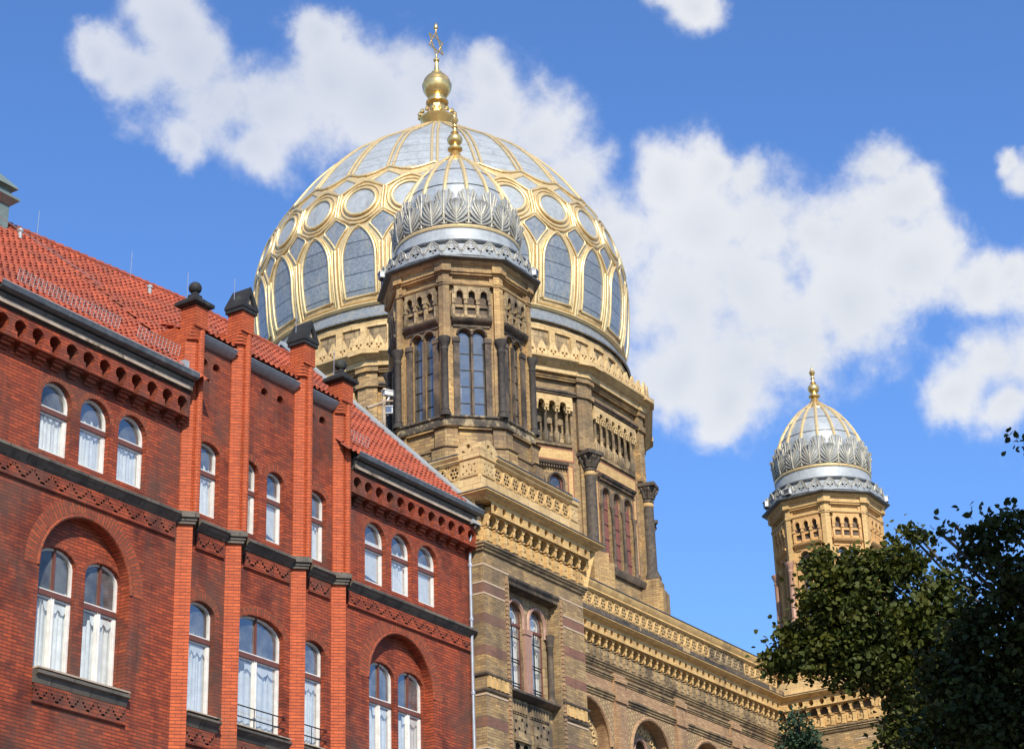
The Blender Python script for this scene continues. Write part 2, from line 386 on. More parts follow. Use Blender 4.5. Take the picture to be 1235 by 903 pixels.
# ================================================================== the red brick building
RB = root('brick_building', 'red brick building with steep tiled roof and four capped gable piers on its front', 'building', (34.6, 29.0, 0))
YR = 29.0
FR = F((0, YR, 0), 90)
XL, XR = 17.0, 43.1
def put(name, mb, mats, parent=RB, **kw): return build(name, mb, mats, parent, **kw)
UPW = [27.78, 28.93, 30.08, 38.92, 40.04, 41.20]            # round-headed windows under the eaves
BAYU = [(32.56, .39), (34.04, .30), (34.97, .32), (36.54, .375)]
BAYL = [(32.50, .435), (34.50, .855), (36.46, .435)]
BIGC = [28.90, 40.0]
BOFF = [((-.58, .53), (.76, .53)), ((-.53, .53), (.71, .55))]
def up_open(c, w=.44): return arch(c, 17.4, w, 18.58)
def seg(c, hw, z0, zs, rise, n=8):
    return [(c - hw, z0), (c + hw, z0)] + arc(c, zs, hw, 0, 180, n, rise)
w_ = MB()
# left wing, bay, right wing: one flush wall, its openings cut through
holesL = [up_open(c) for c in UPW[:3]] + [arch(BIGC[0], 12.78, 1.31, 14.95, n=20)]
w_.plate(FR, rect(XL, 31.7, 0, 20.05), holesL, -.24, 0, 0, back=None)
holesB = [seg(c, hw, 17.4, 18.95, .23) for c, hw in BAYU] + [seg(c, hw, 12.78, 15.12, .13 + .29 * hw) for c, hw in BAYL]
nic = [32.32, 32.75, 33.90, 34.50, 35.10, 36.28, 36.74]
holesB += [arch(c, 21.02, .13, 21.08, n=8) for c in nic]
w_.plate(FR, rect(31.7, 37.5, 0, 21.62), holesB, -.24, 0, 0)
holesR = [up_open(c) for c in UPW[3:]] + [arch(BIGC[1], 12.78, 1.36, 14.95, n=20)]
w_.plate(FR, rect(37.5, XR, 0, 20.05), holesR, -.24, 0, 0)
# recessed wall inside the two great arches
for bi, bc in enumerate(BIGC):
    hs = [seg(bc + o_, hw, 12.86, 15.22, .33) for o_, hw in BOFF[bi]]
    w_.plate(F((0, YR + .24, 0), 90), arch(bc, 12.6, 1.42, 14.95, n=20), hs, -.22, 0, 0)
    w_.box(FR, bc - 1.31, bc + 1.31, 12.6, 12.78, -.3, -.002, 0)
# niche backs and dark rooms
for c in nic: w_.panel(FR, arch(c, 21.0, .15, 21.08, n=8), -.2, 0)
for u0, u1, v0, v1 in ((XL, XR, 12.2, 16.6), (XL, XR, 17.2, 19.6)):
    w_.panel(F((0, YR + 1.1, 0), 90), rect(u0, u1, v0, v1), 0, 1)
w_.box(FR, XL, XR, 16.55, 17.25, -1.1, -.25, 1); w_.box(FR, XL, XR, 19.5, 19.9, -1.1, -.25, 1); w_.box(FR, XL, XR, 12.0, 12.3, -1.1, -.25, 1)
# side and rear walls
w_.panel(F((XR, 0, 0), 180), rect(YR, 41.0, 0, 20.3), 0, 0)
w_.panel(F((XL, 0, 0), 0), rect(-41.0, -YR, 0, 20.3), 0, 0)
w_.panel(F((0, 41.0, 0), 270), rect(-XR, -XL, 0, 20.3), 0, 0)
put('wall', w_, [M['red'], M['dark']])
# projecting wall piece at the far left, mostly outside the frame
b = MB(); b.box(FR, XL, 25.55, 0, 22.5, 0, .28); put('corner_projection', b, M['red'])

# arch rings of radial bricks
def ring(fr, c, zs, r0, r1, a0, a1, w, n=24, rz=None):
    b = MB(); rzs = rz or (lambda r: r)
    P = []; UV = []
    for i in range(n + 1):
        a = rad(a0 + (a1 - a0) * i / n)
        for r in (r0, r1):
            P.append(fr(c + r * math.cos(a), zs + rzs(r) * math.sin(a), w)); UV.append((r, a * (r0 + r1) / 2))
    b.add(P, [(2 * i, 2 * i + 2, 2 * i + 3, 2 * i + 1) for i in range(n)], 0, UV)
    return b
for c in UPW: put('window_arch', ring(FR, c, 18.58, .445, .57, 0, 180, .004), M['red_arch'])
for c, r in zip(BIGC, (1.31, 1.36)):
    put('great_arch', ring(FR, c, 14.95, r + .09, r + .42, 0, 180, .004, 36), M['red_arch'])
    b = MB(); b.tube([FR(u, v, .0) for u, v in arc(c, 14.95, r + .04, 0, 180, 32)], .038, 8); put('arch_roll', b, M['red_arch'])
    for o_, hw in BOFF[0 if c < 35 else 1]: put('window_arch', ring(F((0, YR + .24, 0), 90), c + o_, 15.22, hw + .01, hw + .085, 2, 178, .004, 16, rz=lambda r, h=hw: r - h + .33), M['red_arch'])
    b = MB(); b.mould(FR, [(-.02, 12.80), (.16, 12.77), (.17, 12.70), (.10, 12.66), (.06, 12.52), (-.02, 12.52)], c - r - .0, c + r + .0, m=0)
    put('window_sill', b, M['string'])
    b = MB(); b.box(FR, c - r, c + r, 12.80, 12.835, -.22, .165); put('sill_top', b, M['sill'])
for c, hw in BAYU: put('window_arch', ring(FR, c, 18.95, hw + .01, hw + .135, 0, 180, .004, 14, rz=lambda r, h=hw: (r - h) * 1.4 + .23), M['red_arch'])
for c, hw in BAYL:
    put('window_arch', ring(FR, c, 15.12, hw + .01, hw + .16, 0, 180, .004, 16, rz=lambda r, h=hw: (r - h) * 1.4 + .13 + .29 * h), M['red_arch'])
    b = MB(); b.mould(FR, [(-.02, 12.78), (.20, 12.74), (.20, 12.69), (.12, 12.64), (.06, 12.50), (-.02, 12.50)], c - hw - .12, c + hw + .12)
    put('window_sill', b, M['string'])
    b = MB(); b.box(FR, c - hw - .1, c + hw + .1, 12.785, 12.81, -.2, .205); put('sill_top', b, M['sill'])

# zigzag friezes under the string courses
def frieze(u0, u1, z, per=.56, parent=RB):
    n = max(1, round((u1 - u0) / per)); p = (u1 - u0) / n; b = MB()
    for i in range(n):
        o = u0 + i * p; q = p / 8
        hs = [rect(o + 3.0 * q, o + 5.0 * q, z - .30, z - .25)]
        for s, x in ((0, 1.9), (0, 5.1)): hs.append(rect(o + x * q, o + (x + 1.0) * q, z - .235, z - .185))
        for x in (.9, 6.1): hs.append(rect(o + x * q, o + (x + 1.0) * q, z - .17, z - .12))
        hs.append(rect(o + .02, o + .85 * q, z - .105, z - .055)); hs.append(rect(o + 7.15 * q, o + p - .02, z - .105, z - .055))
        b.plate(FR, rect(o, o + p, z - .36, z), hs, 0.004, .06, 0, mh=1, sides=False)
        for h in hs: b.panel(FR, h, .005, 1)
    b.mould(FR, [(0, z - .36), (.06, z - .36), (.0, z - .40)], u0, u1)
    put('zigzag_frieze', b, [M['red'], M['black_stone']], sharp=20)  # hollows lined black, painting in the shade inside them
PX = [31.61, 33.26, 35.61, 37.15]
PG = [XL + 8.6] + PX
frieze(25.6, PX[0] - .12, 16.93); frieze(PX[3] + .58, XR, 16.93)
for i in range(3): frieze(PX[i] + .58, PX[i + 1] - .12, 16.9)
for c, hw in BAYL: frieze(c - hw - .05, c + hw + .05, 12.49, .4)
for c in BIGC: frieze(c - 1.31, c + 1.31, 12.51, .44)

# string course (breaks out to a point over every pier)
SP = [(0, 16.93), (.05, 16.93), (.09, 16.98), (.14, 17.02), (.16, 17.06), (.22, 17.10), (.22, 17.16), (.0, 17.24)]
b = MB()
edges = [25.6] + [x for p in PX for x in (p - .1, p + .56)] + [XR + .05]
for i in range(0, len(edges), 2): b.mould(FR, SP, edges[i], edges[i + 1])
put('string_course', b, M['string'])
for p in PX:
    b = MB(); cx = p + .23
    for z0, z1, s in ((16.93, 17.0, .30), (17.0, 17.07, .34), (17.07, 17.17, .41)):
        b.prism([(cx - s, YR - .001), (cx - s, YR - .05), (cx, YR - s - .03), (cx + s, YR - .05), (cx + s, YR - .001)], z0, z1)
    b.prism([(cx - .40, YR - .001), (cx - .4, YR - .05), (cx, YR - .42), (cx + .4, YR - .05), (cx + .4, YR - .001)], 17.17, 17.24,
            xy2=[(cx - .3, YR - .001), (cx - .3, YR - .05), (cx, YR - .3), (cx + .3, YR - .05), (cx + .3, YR - .001)])
    put('string_course_point', b, M['string'])

# ---- the four gable piers
for i, p in enumerate(PX):
    top = 21.72 if i in (0, 3) else 22.2
    b = MB()
    b.prism([(p - .02, YR - .002), (p + .23, YR - .25), (p + .48, YR - .002)], 0, 16.93)                     # pointed lower shaft
    b.prism([(p, YR - .002), (p, YR - .03), (p + .17, YR - .2), (p + .36, YR - .2), (p + .36, YR - .002)], 17.2, top)
    b.box(FR, p, p + .42, 19.6, top + .1, -1.5, -.30); b.box(FR, p, p + .42, 19.6, top, -.30, -.004)                                                   # body of the pier behind the wall face, up to the roof
    z = top
    for j in range(4):                                                                                        # corbelled-out head
        e = .03 * j
        b.prism([(p - .004, YR + .10), (p - .004, YR - .12 - e), (p + .11 - e, YR - .25 - e * .3), (p + .40, YR - .25 - e * .3), (p + .424, YR + .10)], z - .3 + j * .075, z - .3 + (j + 1) * .075 - .002)
    b.box(FR, p, p + .42, z, z + .52, -.14, .32)
    pier = put('gable_pier', b, M['red_light'])
    b = MB(); c0 = (p + .315, YR - .235, 0)
    b.lathe(c0, [(.085, 17.2), (.085, top - .02)], 12)
    put('corner_roll', b, M['red_light'], pier)
    # coping: balls on the outer two, small gables on the inner two
    b = MB(); cx, cy, zz = p + .21, YR - .09, z + .52
    if i in (0, 3):
        for s0, s1, h0, h1 in ((.24, .33, 0, .06), (.33, .33, .06, .14), (.33, .13, .14, .30), (.12, .12, .30, .36)):
            b.prism([(cx - s0, cy - s0), (cx + s0, cy - s0), (cx + s0, cy + s0), (cx - s0, cy + s0)], zz + h0, zz + h1,
                    xy2=[(cx - s1, cy - s1), (cx + s1, cy - s1), (cx + s1, cy + s1), (cx - s1, cy + s1)])
        put('coping_stone', b, M['cap'], pier)
        b = MB(); pr = [(.10, .30), (.12, .36), (.09, .39), (.075, .44)] + [(.155 * math.sin(rad(a)), .555 - .155 * math.cos(rad(a))) for a in range(30, 181, 15)]
        b.lathe((cx, cy, zz), pr, 20); put('stone_ball', b, M['cap'], pier)
    else:
        s = .27
        b.box(F0, cx - s, cx + s, zz, zz + .1, -cy - s, -cy + s)
        prof = [(-s - .02, .1), (s + .02, .1), (s + .02, .16), (0, .68), (-s - .02, .16)]
        fr = F((0, cy - s - .02, 0), 90)
        b.plate(fr, [(cx + a, zz + h) for a, h in prof], [[(cx - .13, zz + .2), (cx + .13, zz + .2), (cx, zz + .5)]], -.08, 0)
        b.panel(fr, [(cx - .15, zz + .19), (cx + .15, zz + .19), (cx, zz + .52)], -.075, 1)
        b.plate(fr, [(cx + a, zz + h) for a, h in prof], [], -2 * s - .04, -.08)
        put('coping_stone', b, [M['cap'], M['sill']], pier)
    b = MB(); b.tube([(cx - .16, cy + .1, zz + .1), (cx - .15, cy + .1, zz + .95)], .009, 5); put('lightning_rod', b, M['steel'], pier)

# ---- eaves: corbel table, cornice, gutter on both wings
def corbels(u0, u1, n):
    p = (u1 - u0) / n; b = MB()
    hs = []
    for i in range(n):
        c = u0 + (i + .5) * p
        hs.append([(c - .085, 19.42), (c + .085, 19.42), (c + .085, 19.58), (c + .15, 19.60)] + arc(c, 19.69, .172, 0, 180, 12) + [(c - .15, 19.60), (c - .085, 19.58)])
    for i in range(n): b.plate(FR, rect(u0 + i * p, u0 + (i + 1) * p, 19.41, 19.98), [hs[i]], .0, .27, 0)
    b.box(FR, u0, u1, 19.975, 19.985, 0, .27)
    for i in range(n + 1):                    # stepped feet of the corbels
        e = u0 + i * p
        a0, a1 = max(u0, e - p / 2 + .095), min(u1, e + p / 2 - .095)
        b.box(FR, a0, a1, 19.36, 19.408, .003, .20); b.box(FR, a0 + .01, a1 - .01, 19.29, 19.358, .003, .13); b.box(FR, a0 + .03, a1 - .03, 19.22, 19.288, .003, .05)
    put('corbel_table', b, M['red'])
corbels(25.65, PX[0] - .02, 12); corbels(PX[3] + .46, XR, 12)
for u0, u1 in ((25.6, PX[0] - .03), (PX[3] + .46, XR + .03)):
    b = MB(); b.mould(FR, [(0, 19.98), (.22, 19.98), (.30, 20.02), (.34, 20.04), (.34, 20.13), (.0, 20.13)], u0, u1); corn = put('eaves_cornice', b, M['black_stone'])  # black colour paints the shadow below the pale cornice strip
    b = MB(); b.box(FR, u0 + .02, u1 - .02, 20.035, 20.135, .341, .356); put('cornice_fascia', b, M['sill'], corn)
    b = MB(); b.mould(FR, [(.1, 20.13), (.36, 20.14), (.40, 20.22), (.3, 20.26), (.1, 20.26)], u0, u1); put('eaves_board', b, M['string'], corn)
    b = MB(); b.mould(FR, [(.30, 20.26), (.47, 20.26), (.53, 20.30), (.55, 20.40), (.54, 20.415), (.52, 20.40), (.50, 20.32), (.32, 20.30)], u0 - .03, u1 + .0)
    g = put('gutter', b, M['zinc_dark'], corn)
    b = MB(); b.tube([FR(u0 - .03, 20.415, .545), FR(u1 + .0, 20.415, .545)], .014, 6); put('gutter_bead', b, M['zinc'], corn)
    b = MB(); b.box(FR, u1 - .25, u1 - .1, 20.4, 20.75, .1, .3); put('gutter_end_box', b, M['zinc'], corn)

# ---- tiled roof: real pantile rolls and steps
def ridge(x):
    return (34.5, 26.3 - (.07 * (37.4 - x) if x < 37.4 else 0))
def tiles(x0, x1, e0, rg, pitch=.195, rows=25, name='tiled_roof'):
    """e0 = eave (y, z); rg(x) = ridge (y, z)"""
    b = MB(); nc = int(round((x1 - x0) / pitch)); p = (x1 - x0) / nc
    prof = [(0, .0), (.14, .038), (.30, .050), (.46, .038), (.6, .006), (.8, -.006), (1.0, .0)]
    xs = [(x0 + (i + a) * p, h) for i in range(nc) for a, h in prof[:-1]] + [(x1, 0)]
    V = []; W = len(xs)
    for r in range(rows):
        for t, lift in ((r / rows, .034), ((r + 1) / rows, .0)):
            for x, h in xs:
                ry, rz = rg(x); q = math.hypot(ry - e0[0], rz - e0[1]); ny, nz = -(rz - e0[1]) / q, (ry - e0[0]) / q
                jit = .008 * math.sin(x * 37.1 + r * 9.7)
                V.append((x, e0[0] + (ry - e0[0]) * t + ny * (h + lift + jit), e0[1] + (rz - e0[1]) * t + nz * (h + lift + jit)))
    fs = []
    for r in range(2 * rows - 1):
        for i in range(W - 1): fs.append((r * W + i, r * W + i + 1, (r + 1) * W + i + 1, (r + 1) * W + i))
    b.add(V, fs)
    return b
b = tiles(XL, PX[0] + .41, (28.52, 20.33), ridge)
for x0, x1, e, rws in ((PX[0] + .41, PX[3] + .02, (30.0, 21.80), 19), (PX[3] + .02, XR - .34, (28.52, 20.33), 24)):
    b2 = tiles(x0, x1, e, ridge, rows=rws); b.add(b2.v, b2.f)
b.add([(XL, 34.5, 24.8), (30, 34.5, 25.7), (37.4, 34.5, 26.25), (XR - .34, 34.5, 26.25), (XR - .34, 41.2, 20.3), (XL, 41.2, 20.3)], [(0, 1, 2, 3, 4, 5)])
roof = put('tiled_roof', b, M['tile'], weld=False, sharp=50)
b = MB()
for i in range(62):
    x = XL + 8 + i * .29
    if x > XR - .5: break
    y, z = ridge(x); y2, z2 = ridge(x + .31)
    b.tube([(x, y, z + .0), (x + .31, y2, z2 + .02)], [.10, .12], 8)
put('roof_ridge', b, M['tile'], roof)
for x in (31.9, 35.3, 27.6): 
    y, z = ridge(x); b = MB(); b.tube([(x, y - .1, z - .1), (x + .03, y - .1, z + .75)], .010, 5); put('lightning_rod', b, M['steel'], roof)
for x in (30.75, 35.38):
    y = 33.75; z = 20.33 + (y - 28.52) * (ridge(x)[1] - 20.33) / (34.5 - 28.52)
    b = MB(); b.lathe((x, y, z - .05), [(.055, 0), (.055, .25), (.075, .26), (.075, .33), (.0, .36)], 10); put('vent_pipe', b, M['zinc'], roof)
def snowguard(x0, x1, s):
    b = MB(); y = 28.52 + s; z = 20.33 + s * .985
    for k in range(4): b.tube([(x0, y - .02 * k - .1, z + .10 + .07 * k), (x1, y - .02 * k - .1, z + .10 + .07 * k)], .008, 4)
    n = int((x1 - x0) / .11)
    for i in range(n + 1): 
        x = x0 + (x1 - x0) * i / n; b.tube([(x, y - .1, z + .08), (x, y - .17, z + .34)], .006, 4)
    put('snow_guard', b, M['zinc'], roof)
snowguard(26.2, 29.2, .32); snowguard(29.9, 31.25, .42); snowguard(37.75, 38.5, .5)
b = MB(); b.tube([(28.8, 33.0, 25.03), (31.45, 31.6, 23.55)], .012, 4); put('lightning_wire', b, M['steel'], roof)
# little zinc roof turret at the far left, on the ridge
b = MB(); c = (30.12, 34.4, 0)
b.prism([(c[0] - .42, c[1] - .42), (c[0] + .42, c[1] - .42), (c[0] + .42, c[1] + .42), (c[0] - .42, c[1] + .42)], 25.0, 26.05)
for s0, s1, z0, z1 in ((.44, .60, 26.05, 26.2), (.60, .60, 26.2, 26.26), (.46, .44, 26.26, 26.42), (.42, .42, 26.42, 26.5), (.44, .46, 26.5, 26.52), (.56, .53, 26.52, 26.6), (.53, .1, 26.6, 27.1)):
    q = lambda s: [(c[0] - s, c[1] - s), (c[0] + s, c[1] - s), (c[0] + s, c[1] + s), (c[0] - s, c[1] + s)]
    b.prism(q(s0), z0, z1, xy2=q(s1))
put('roof_turret', b, M['green_metal'])

# ---- copings over the bay between the piers: zinc gutter under a strip of tiles
for i in range(3):
    x0, x1 = PX[i] + .43, PX[i + 1] - .01
    b = MB(); b.mould(FR, [(0, 21.50), (.08, 21.52), (.19, 21.62), (.21, 21.66), (.0, 21.68)], x0, x1 + .0); gc = put('bay_gutter', b, M['zinc_mat'])
    b = MB(); b.tube([FR(x0, 21.67, .215), FR(x1, 21.67, .215)], .012, 5); put('gutter_bead', b, M['steel'], gc)
    put('bay_roof', tiles(x0, x1, (28.76, 21.69), lambda x: (30.25, 22.35), .195, 6), M['tile'], gc, weld=False, sharp=50)

# ---- fire wall at the right-hand end with its metal capping
b = MB(); fx0, fx1 = XR - .36, XR
prof = [(28.55, 20.0), (28.85, 20.62), (35.3, 27.05), (41.1, 21.1), (41.1, 19.9)]
b.add([(x, y, z) for x in (fx0 + .02, fx1 - .002) for y, z in prof], [(0, 1, 2, 3, 4), (9, 8, 7, 6, 5)] + [(j, j + 1, j + 6, j + 5) for j in range(4)])
fw = put('fire_wall', b, M['zinc'])
b = MB(); o = .10
pp = [(28.55, 20.42), (28.75, 20.62), (35.3, 27.15), (41.1, 21.2)]
for a, c in zip(pp[:-1], pp[1:]):
    b.add([(x, y, z + dz) for dz in (-.03, .09) for x in (fx0 - .05, fx1 + .06) for y, z in (a, c)], [(0, 1, 3, 2), (4, 6, 7, 5), (0, 4, 5, 1), (2, 3, 7, 6), (0, 2, 6, 4), (1, 5, 7, 3)])
put('metal_capping', b, M['zinc'], fw)
b = MB()                                                          # lead flashing upstand on the roof side
for a, c in zip(pp[1:2], pp[2:3]):
    b.add([(fx0 - .01, a[0] + .2, a[1] - .33), (fx0 - .01, c[0], c[1] - .5), (fx0 - .01, c[0], c[1] - .03), (fx0 - .01, a[0], a[1] - .03)], [(0, 1, 2, 3)])
    b.add([(fx0 - .35, a[0] + .1, a[1] - .02), (fx0 - .35, c[0], c[1] - .66), (fx0 - .0, c[0], c[1] - .6), (fx0 - .0, a[0] + .1, a[1] - .0)], [(0, 1, 2, 3)])
put('flashing', b, M['zinc_dark'], fw)

# ---- windows: prototypes in the local frame, feet at z = 0
def offset_poly(pts, d):
    n = len(pts); out = []
    for i in range(n):
        a, b_, c = Vector(pts[i - 1]), Vector(pts[i]), Vector(pts[(i + 1) % n])
        e1 = (b_ - a); e2 = (c - b_)
        n1 = Vector((-e1.y, e1.x)).normalized() if e1.length > 1e-9 else Vector((0, 0)); n2 = Vector((-e2.y, e2.x)).normalized() if e2.length > 1e-9 else n1
        q = n1 + n2
        q = q / max(.25, (q.length_squared / 2)) if q.length > 1e-6 else n1
        out.append((b_.x + q.x * d, b_.y + q.y * d))
    return out
def curtain_mesh(hw, h, seed, top=.72):
    rng = random.Random(seed * 17 + 3); b = MB(); kind = rng.choice('dddddbdg'); top *= rng.uniform(1.05, 1.45)
    if kind == 'b':          # plain pulled-down blind
        b.add([(-hw, 0, h * rng.uniform(.0, .3)), (hw, 0, h * .1), (hw, 0, h * .98), (-hw, 0, h * .98)], [(0, 1, 2, 3)]); return b
    if kind == 'g':          # drawn aside
        for s in (-1, 1):
            P = []
            for i in range(9):
                x = s * (hw - hw * .55 * i / 8); P += [(x - s * .05 * math.sin(i), .03 * math.sin(i * 2.3 + seed), 0), (x, .03 * math.sin(i * 2.1), h * top)]
            b.add(P, [(2 * i, 2 * i + 2, 2 * i + 3, 2 * i + 1) for i in range(8)])
        return b
    nx = 26; P = []; 
    for i in range(nx + 1):
        x = -hw + 2 * hw * i / nx; wv = .025 * math.sin(i * 1.9 + seed) + .012 * math.sin(i * .7)
        t = h * (top - .10 * abs(math.sin(i * .45 + seed)) - .16 * rng.random() * (i % 3 == 0) - .25 * max(0, .5 - i / nx) )
        P += [(x, .02 + wv, 0), (x, .02 + wv * .7, max(.2, t))]
    b.add(P, [(2 * i, 2 * i + 2, 2 * i + 3, 2 * i + 1) for i in range(nx)])
    # valance scallops
    P = []
    for i in range(nx + 1):
        x = -hw + 2 * hw * i / nx
        P += [(x, -.03 + .01 * math.sin(i * 2.1), h * .78 - .12 * abs(math.sin(i * .55 + seed * .3)) - .04), (x, -.03, h * .80)]
    k = 2 * (nx + 1)
    b.add(P, [(2 * i, 2 * i + 2, 2 * i + 3, 2 * i + 1) for i in range(nx // 3, nx)])
    return b
def window_proto(hw, h, zs, rise, trans, mull, seed, ft=.055, label=None, tilt=False):
    out = [(-hw, 0), (hw, 0)] + arc(0, zs, hw, 0, 180, 12, rise)
    inn = offset_poly(out, ft)
    def make():
        b = MB(); b.plate(F0, out, [inn], -.06, 0)
        if mull:
            b.box(F0, -.035, .035, .03, trans - .05, -.05, .006)
            for s in (-1, 1): b.box(F0, s * .035 - .012, s * .035 + .012, .05, trans - .05, .006, .02)
        for s in (-1, 1):     # casements
            x0, x1 = ((-hw + ft, -.035) if s < 0 else (.035, hw - ft)) if mull else (-hw + ft, hw - ft)
            if not mull and s > 0: break
            b.plate(F0, rect(x0, x1, .05, trans - .06), [rect(x0 + .045, x1 - .045, .10, trans - .11)], -.04, -.008)
        win = local('window', b, M['white'])
        t = MB(); t.box(F0, -hw + .01, hw - .01, trans - .065, trans + .03, -.05, .035); t.box(F0, -hw + .01, hw - .01, trans + .03, trans + .05, -.05, .02)
        if mull: t.box(F0, -.03, .03, trans + .03, zs + rise * .97, -.05, .015)
        local('transom', t, M['brown_wood'], win)
        lt = MB(); lt.box(F0, -hw + .04, hw - .04, trans + .052, trans + .075, -.04, .022); local('transom_light_rail', lt, M['white'], win)
        p = MB(); p.panel(F0, inn, -.03); local('pane', p, M['pane'], win)
        c = curtain_mesh(hw - .03, trans + .2, seed)
        c.v = [(x, y + .075, z + .02) for x, y, z in c.v]
        local('curtain', c, M['curtain'], win, sharp=80)

        return win
    return Proto(make)
for i, c in enumerate(UPW): window_proto(.44, 1.6, 1.18, .44, .97, False, 1 + i).put(RB, FR, c, 17.4, -.13)
for i, (c, hw) in enumerate(BAYU): window_proto(hw, 1.7, 1.55, .23, 1.06, False, 8 + i).put(RB, FR, c, 17.4, -.13)
for i, (c, hw) in enumerate(BAYL): window_proto(hw, 2.3, 2.32, .13 + .29 * hw, 1.74, hw > .5, 13 + i).put(RB, FR, c, 12.8, -.13)
for bi, bc in enumerate(BIGC):
    for q, (o_, hw) in enumerate(BOFF[bi]): window_proto(hw, 2.5, 2.34, .33, 1.68, True, 17 + bi * 2 + q).put(RB, F((0, YR + .24, 0), 90), bc + o_, 12.88, -.10)
# rails across the two lower bay windows
for c, hw in BAYL[1:]:
    b = MB()
    for z in (13.05, 13.3): b.tube([FR(c - hw - .05, z, .03), FR(c + hw + .05, z, .03)], .016, 6)
    for s in (-.2, .55): b.tube([FR(c + hw * s, 12.8, .03), FR(c + hw * s, 13.3, .03)], .010, 5)
    put('guard_rail', b, M['iron'])
# downpipe at the joint with the neighbour
b = MB(); b.tube([(XR - .04, YR - .4, 20.3), (XR - .04, YR - .2, 19.9), (XR - .04, YR - .08, 19.6), (XR - .04, YR - .08, 0.1)], .05, 10)
for z in (18.9, 17.4, 15.4, 13, 10, 7): b.lathe((XR - .04, YR - .08, z), [(.052, 0), (.065, .01), (.065, .09), (.052, .1)], 10)
put('downpipe', b, M['steel'])
# ================================================================== the synagogue
SY = root('domed_synagogue', 'ochre brick synagogue with one great gilt-ribbed dome and two slim domed corner towers', 'synagogue', (58.5, 32.2, 0))
def sput(name, mb, mats, parent=SY, **kw): return build(name, mb, mats, parent, **kw)
XC = (48.35, 68.5); YC = 32.2
TF = lambda z0, z1: [(0, z0), (.10, z0), (.10, z1), (0, z1)]

# --- a run of the big bracketed cornice + parapet on one straight face
def niches(b, fr, u0, u1, per=.42, zb=20.08):
    n = max(1, round((u1 - u0) / per)); p = (u1 - u0) / n
    for i in range(n):
        a, c = u0 + i * p, u0 + (i + .5) * p
        # upper tier: small arches half a step aside; lower tier: wider shell-shaped niches with a drooping lip
        q = [(a, zb + .28), (a + p, zb + .28), (a + p, zb + .60), (a, zb + .60)]
        b.plate(fr, q, [circ(c, zb + .44, .10, 12, .12)], .02, .32, 0, mh=0, sides=False)
        lip = arc(c, zb + .13, .185, 0, 180, 12, .16)
        b.plate(fr, [(a, zb - .02), (c - .185, zb - .02)] + [(x, y) for x, y in reversed(lip)] + [(c + .185, zb - .02), (a + p, zb - .02), (a + p, zb + .285), (a, zb + .285)], [], .02, .22, 0)
        P = []                                              # bulging shell between the tiers
        for j in range(5):
            t = j / 4
            for i2 in range(7):
                g = i2 / 6; P.append(fr(a + p * g, zb + .285 + .02 * (1 - t) - .0 * g, .22 + .10 * math.sin(t * 1.57)))
        b.add([fr(a, zb + .285, .22), fr(a + p, zb + .285, .22), fr(a + p, zb + .30, .32), fr(a, zb + .30, .32)], [(0, 1, 2, 3)])
        b.tube([fr(x, y, .22) for x, y in lip], .022, 5)
        b.lathe(tuple(fr(a, zb - .09, .19)), [(0, 0), (.03, .03), (.05, .10), (.035, .14), (0, .15)], 6)
    b.panel(fr, rect(u0, u1, zb - .02, zb + .6), .02, 1); b.box(fr, u0, u1, zb - .03, zb - .021, 0, .1)
def blocks(b, fr, u0, u1, per=.42, z0=19.60, z1=20.02):
    n = max(1, round((u1 - u0) / per)); p = (u1 - u0) / n
    b.plate(fr, rect(u0, u1, z0, z1), [], 0, .05)
    for i in range(n):
        a = u0 + i * p
        b.box(fr, a + .02, a + .13, z0 + .03, z1 - .04, .052, .15); b.box(fr, a + .0, a + .15, z1 - .04, z1 + .0, .052, .18); b.box(fr, a + .0, a + .15, z0, z0 + .04, .052, .17)
        b.plate(fr, rect(a + .19, a + p - .04, z0 + .06, z1 - .07), [[(a + .24, z0 + .2), (a + .29, z0 + .13), (a + .34, z0 + .2), (a + .29, z0 + .27)]], .052, .09)
def relief(b, fr, u0, u1, z0, z1, per=.44):
    """pierced rosette frieze"""
    n = max(1, round((u1 - u0) / per)); p = (u1 - u0) / n; h = z1 - z0; zc = (z0 + z1) / 2
    for i in range(n):
        a, c = u0 + i * p, u0 + (i + .5) * p
        hs = [circ(c + .40 * p * .55 * math.cos(rad(q)), zc + h * .25 * math.sin(rad(q)), h * .095, 6) for q in (0, 60, 120, 180, 240, 300)]
        hs.append(circ(c, zc, h * .07, 6))
        for sx in (-1, 1):
            for sz in (-1, 1): hs.append([(c + sx * p * .47, zc + sz * h * .47), (c + sx * p * .33, zc + sz * h * .45), (c + sx * p * .45, zc + sz * h * .30)])
        b.plate(fr, rect(a, a + p, z0, z1), hs, -.05, .0, 0, mh=1, sides=False)
        # raised ring round each rosette
        b.tube([fr(x, y, .0) for x, y in circ(c, zc, p * .43, 14, h * .43)], .022, 5, 0, closed=True)
    b.panel(fr, rect(u0, u1, z0, z1), -.05, 1)
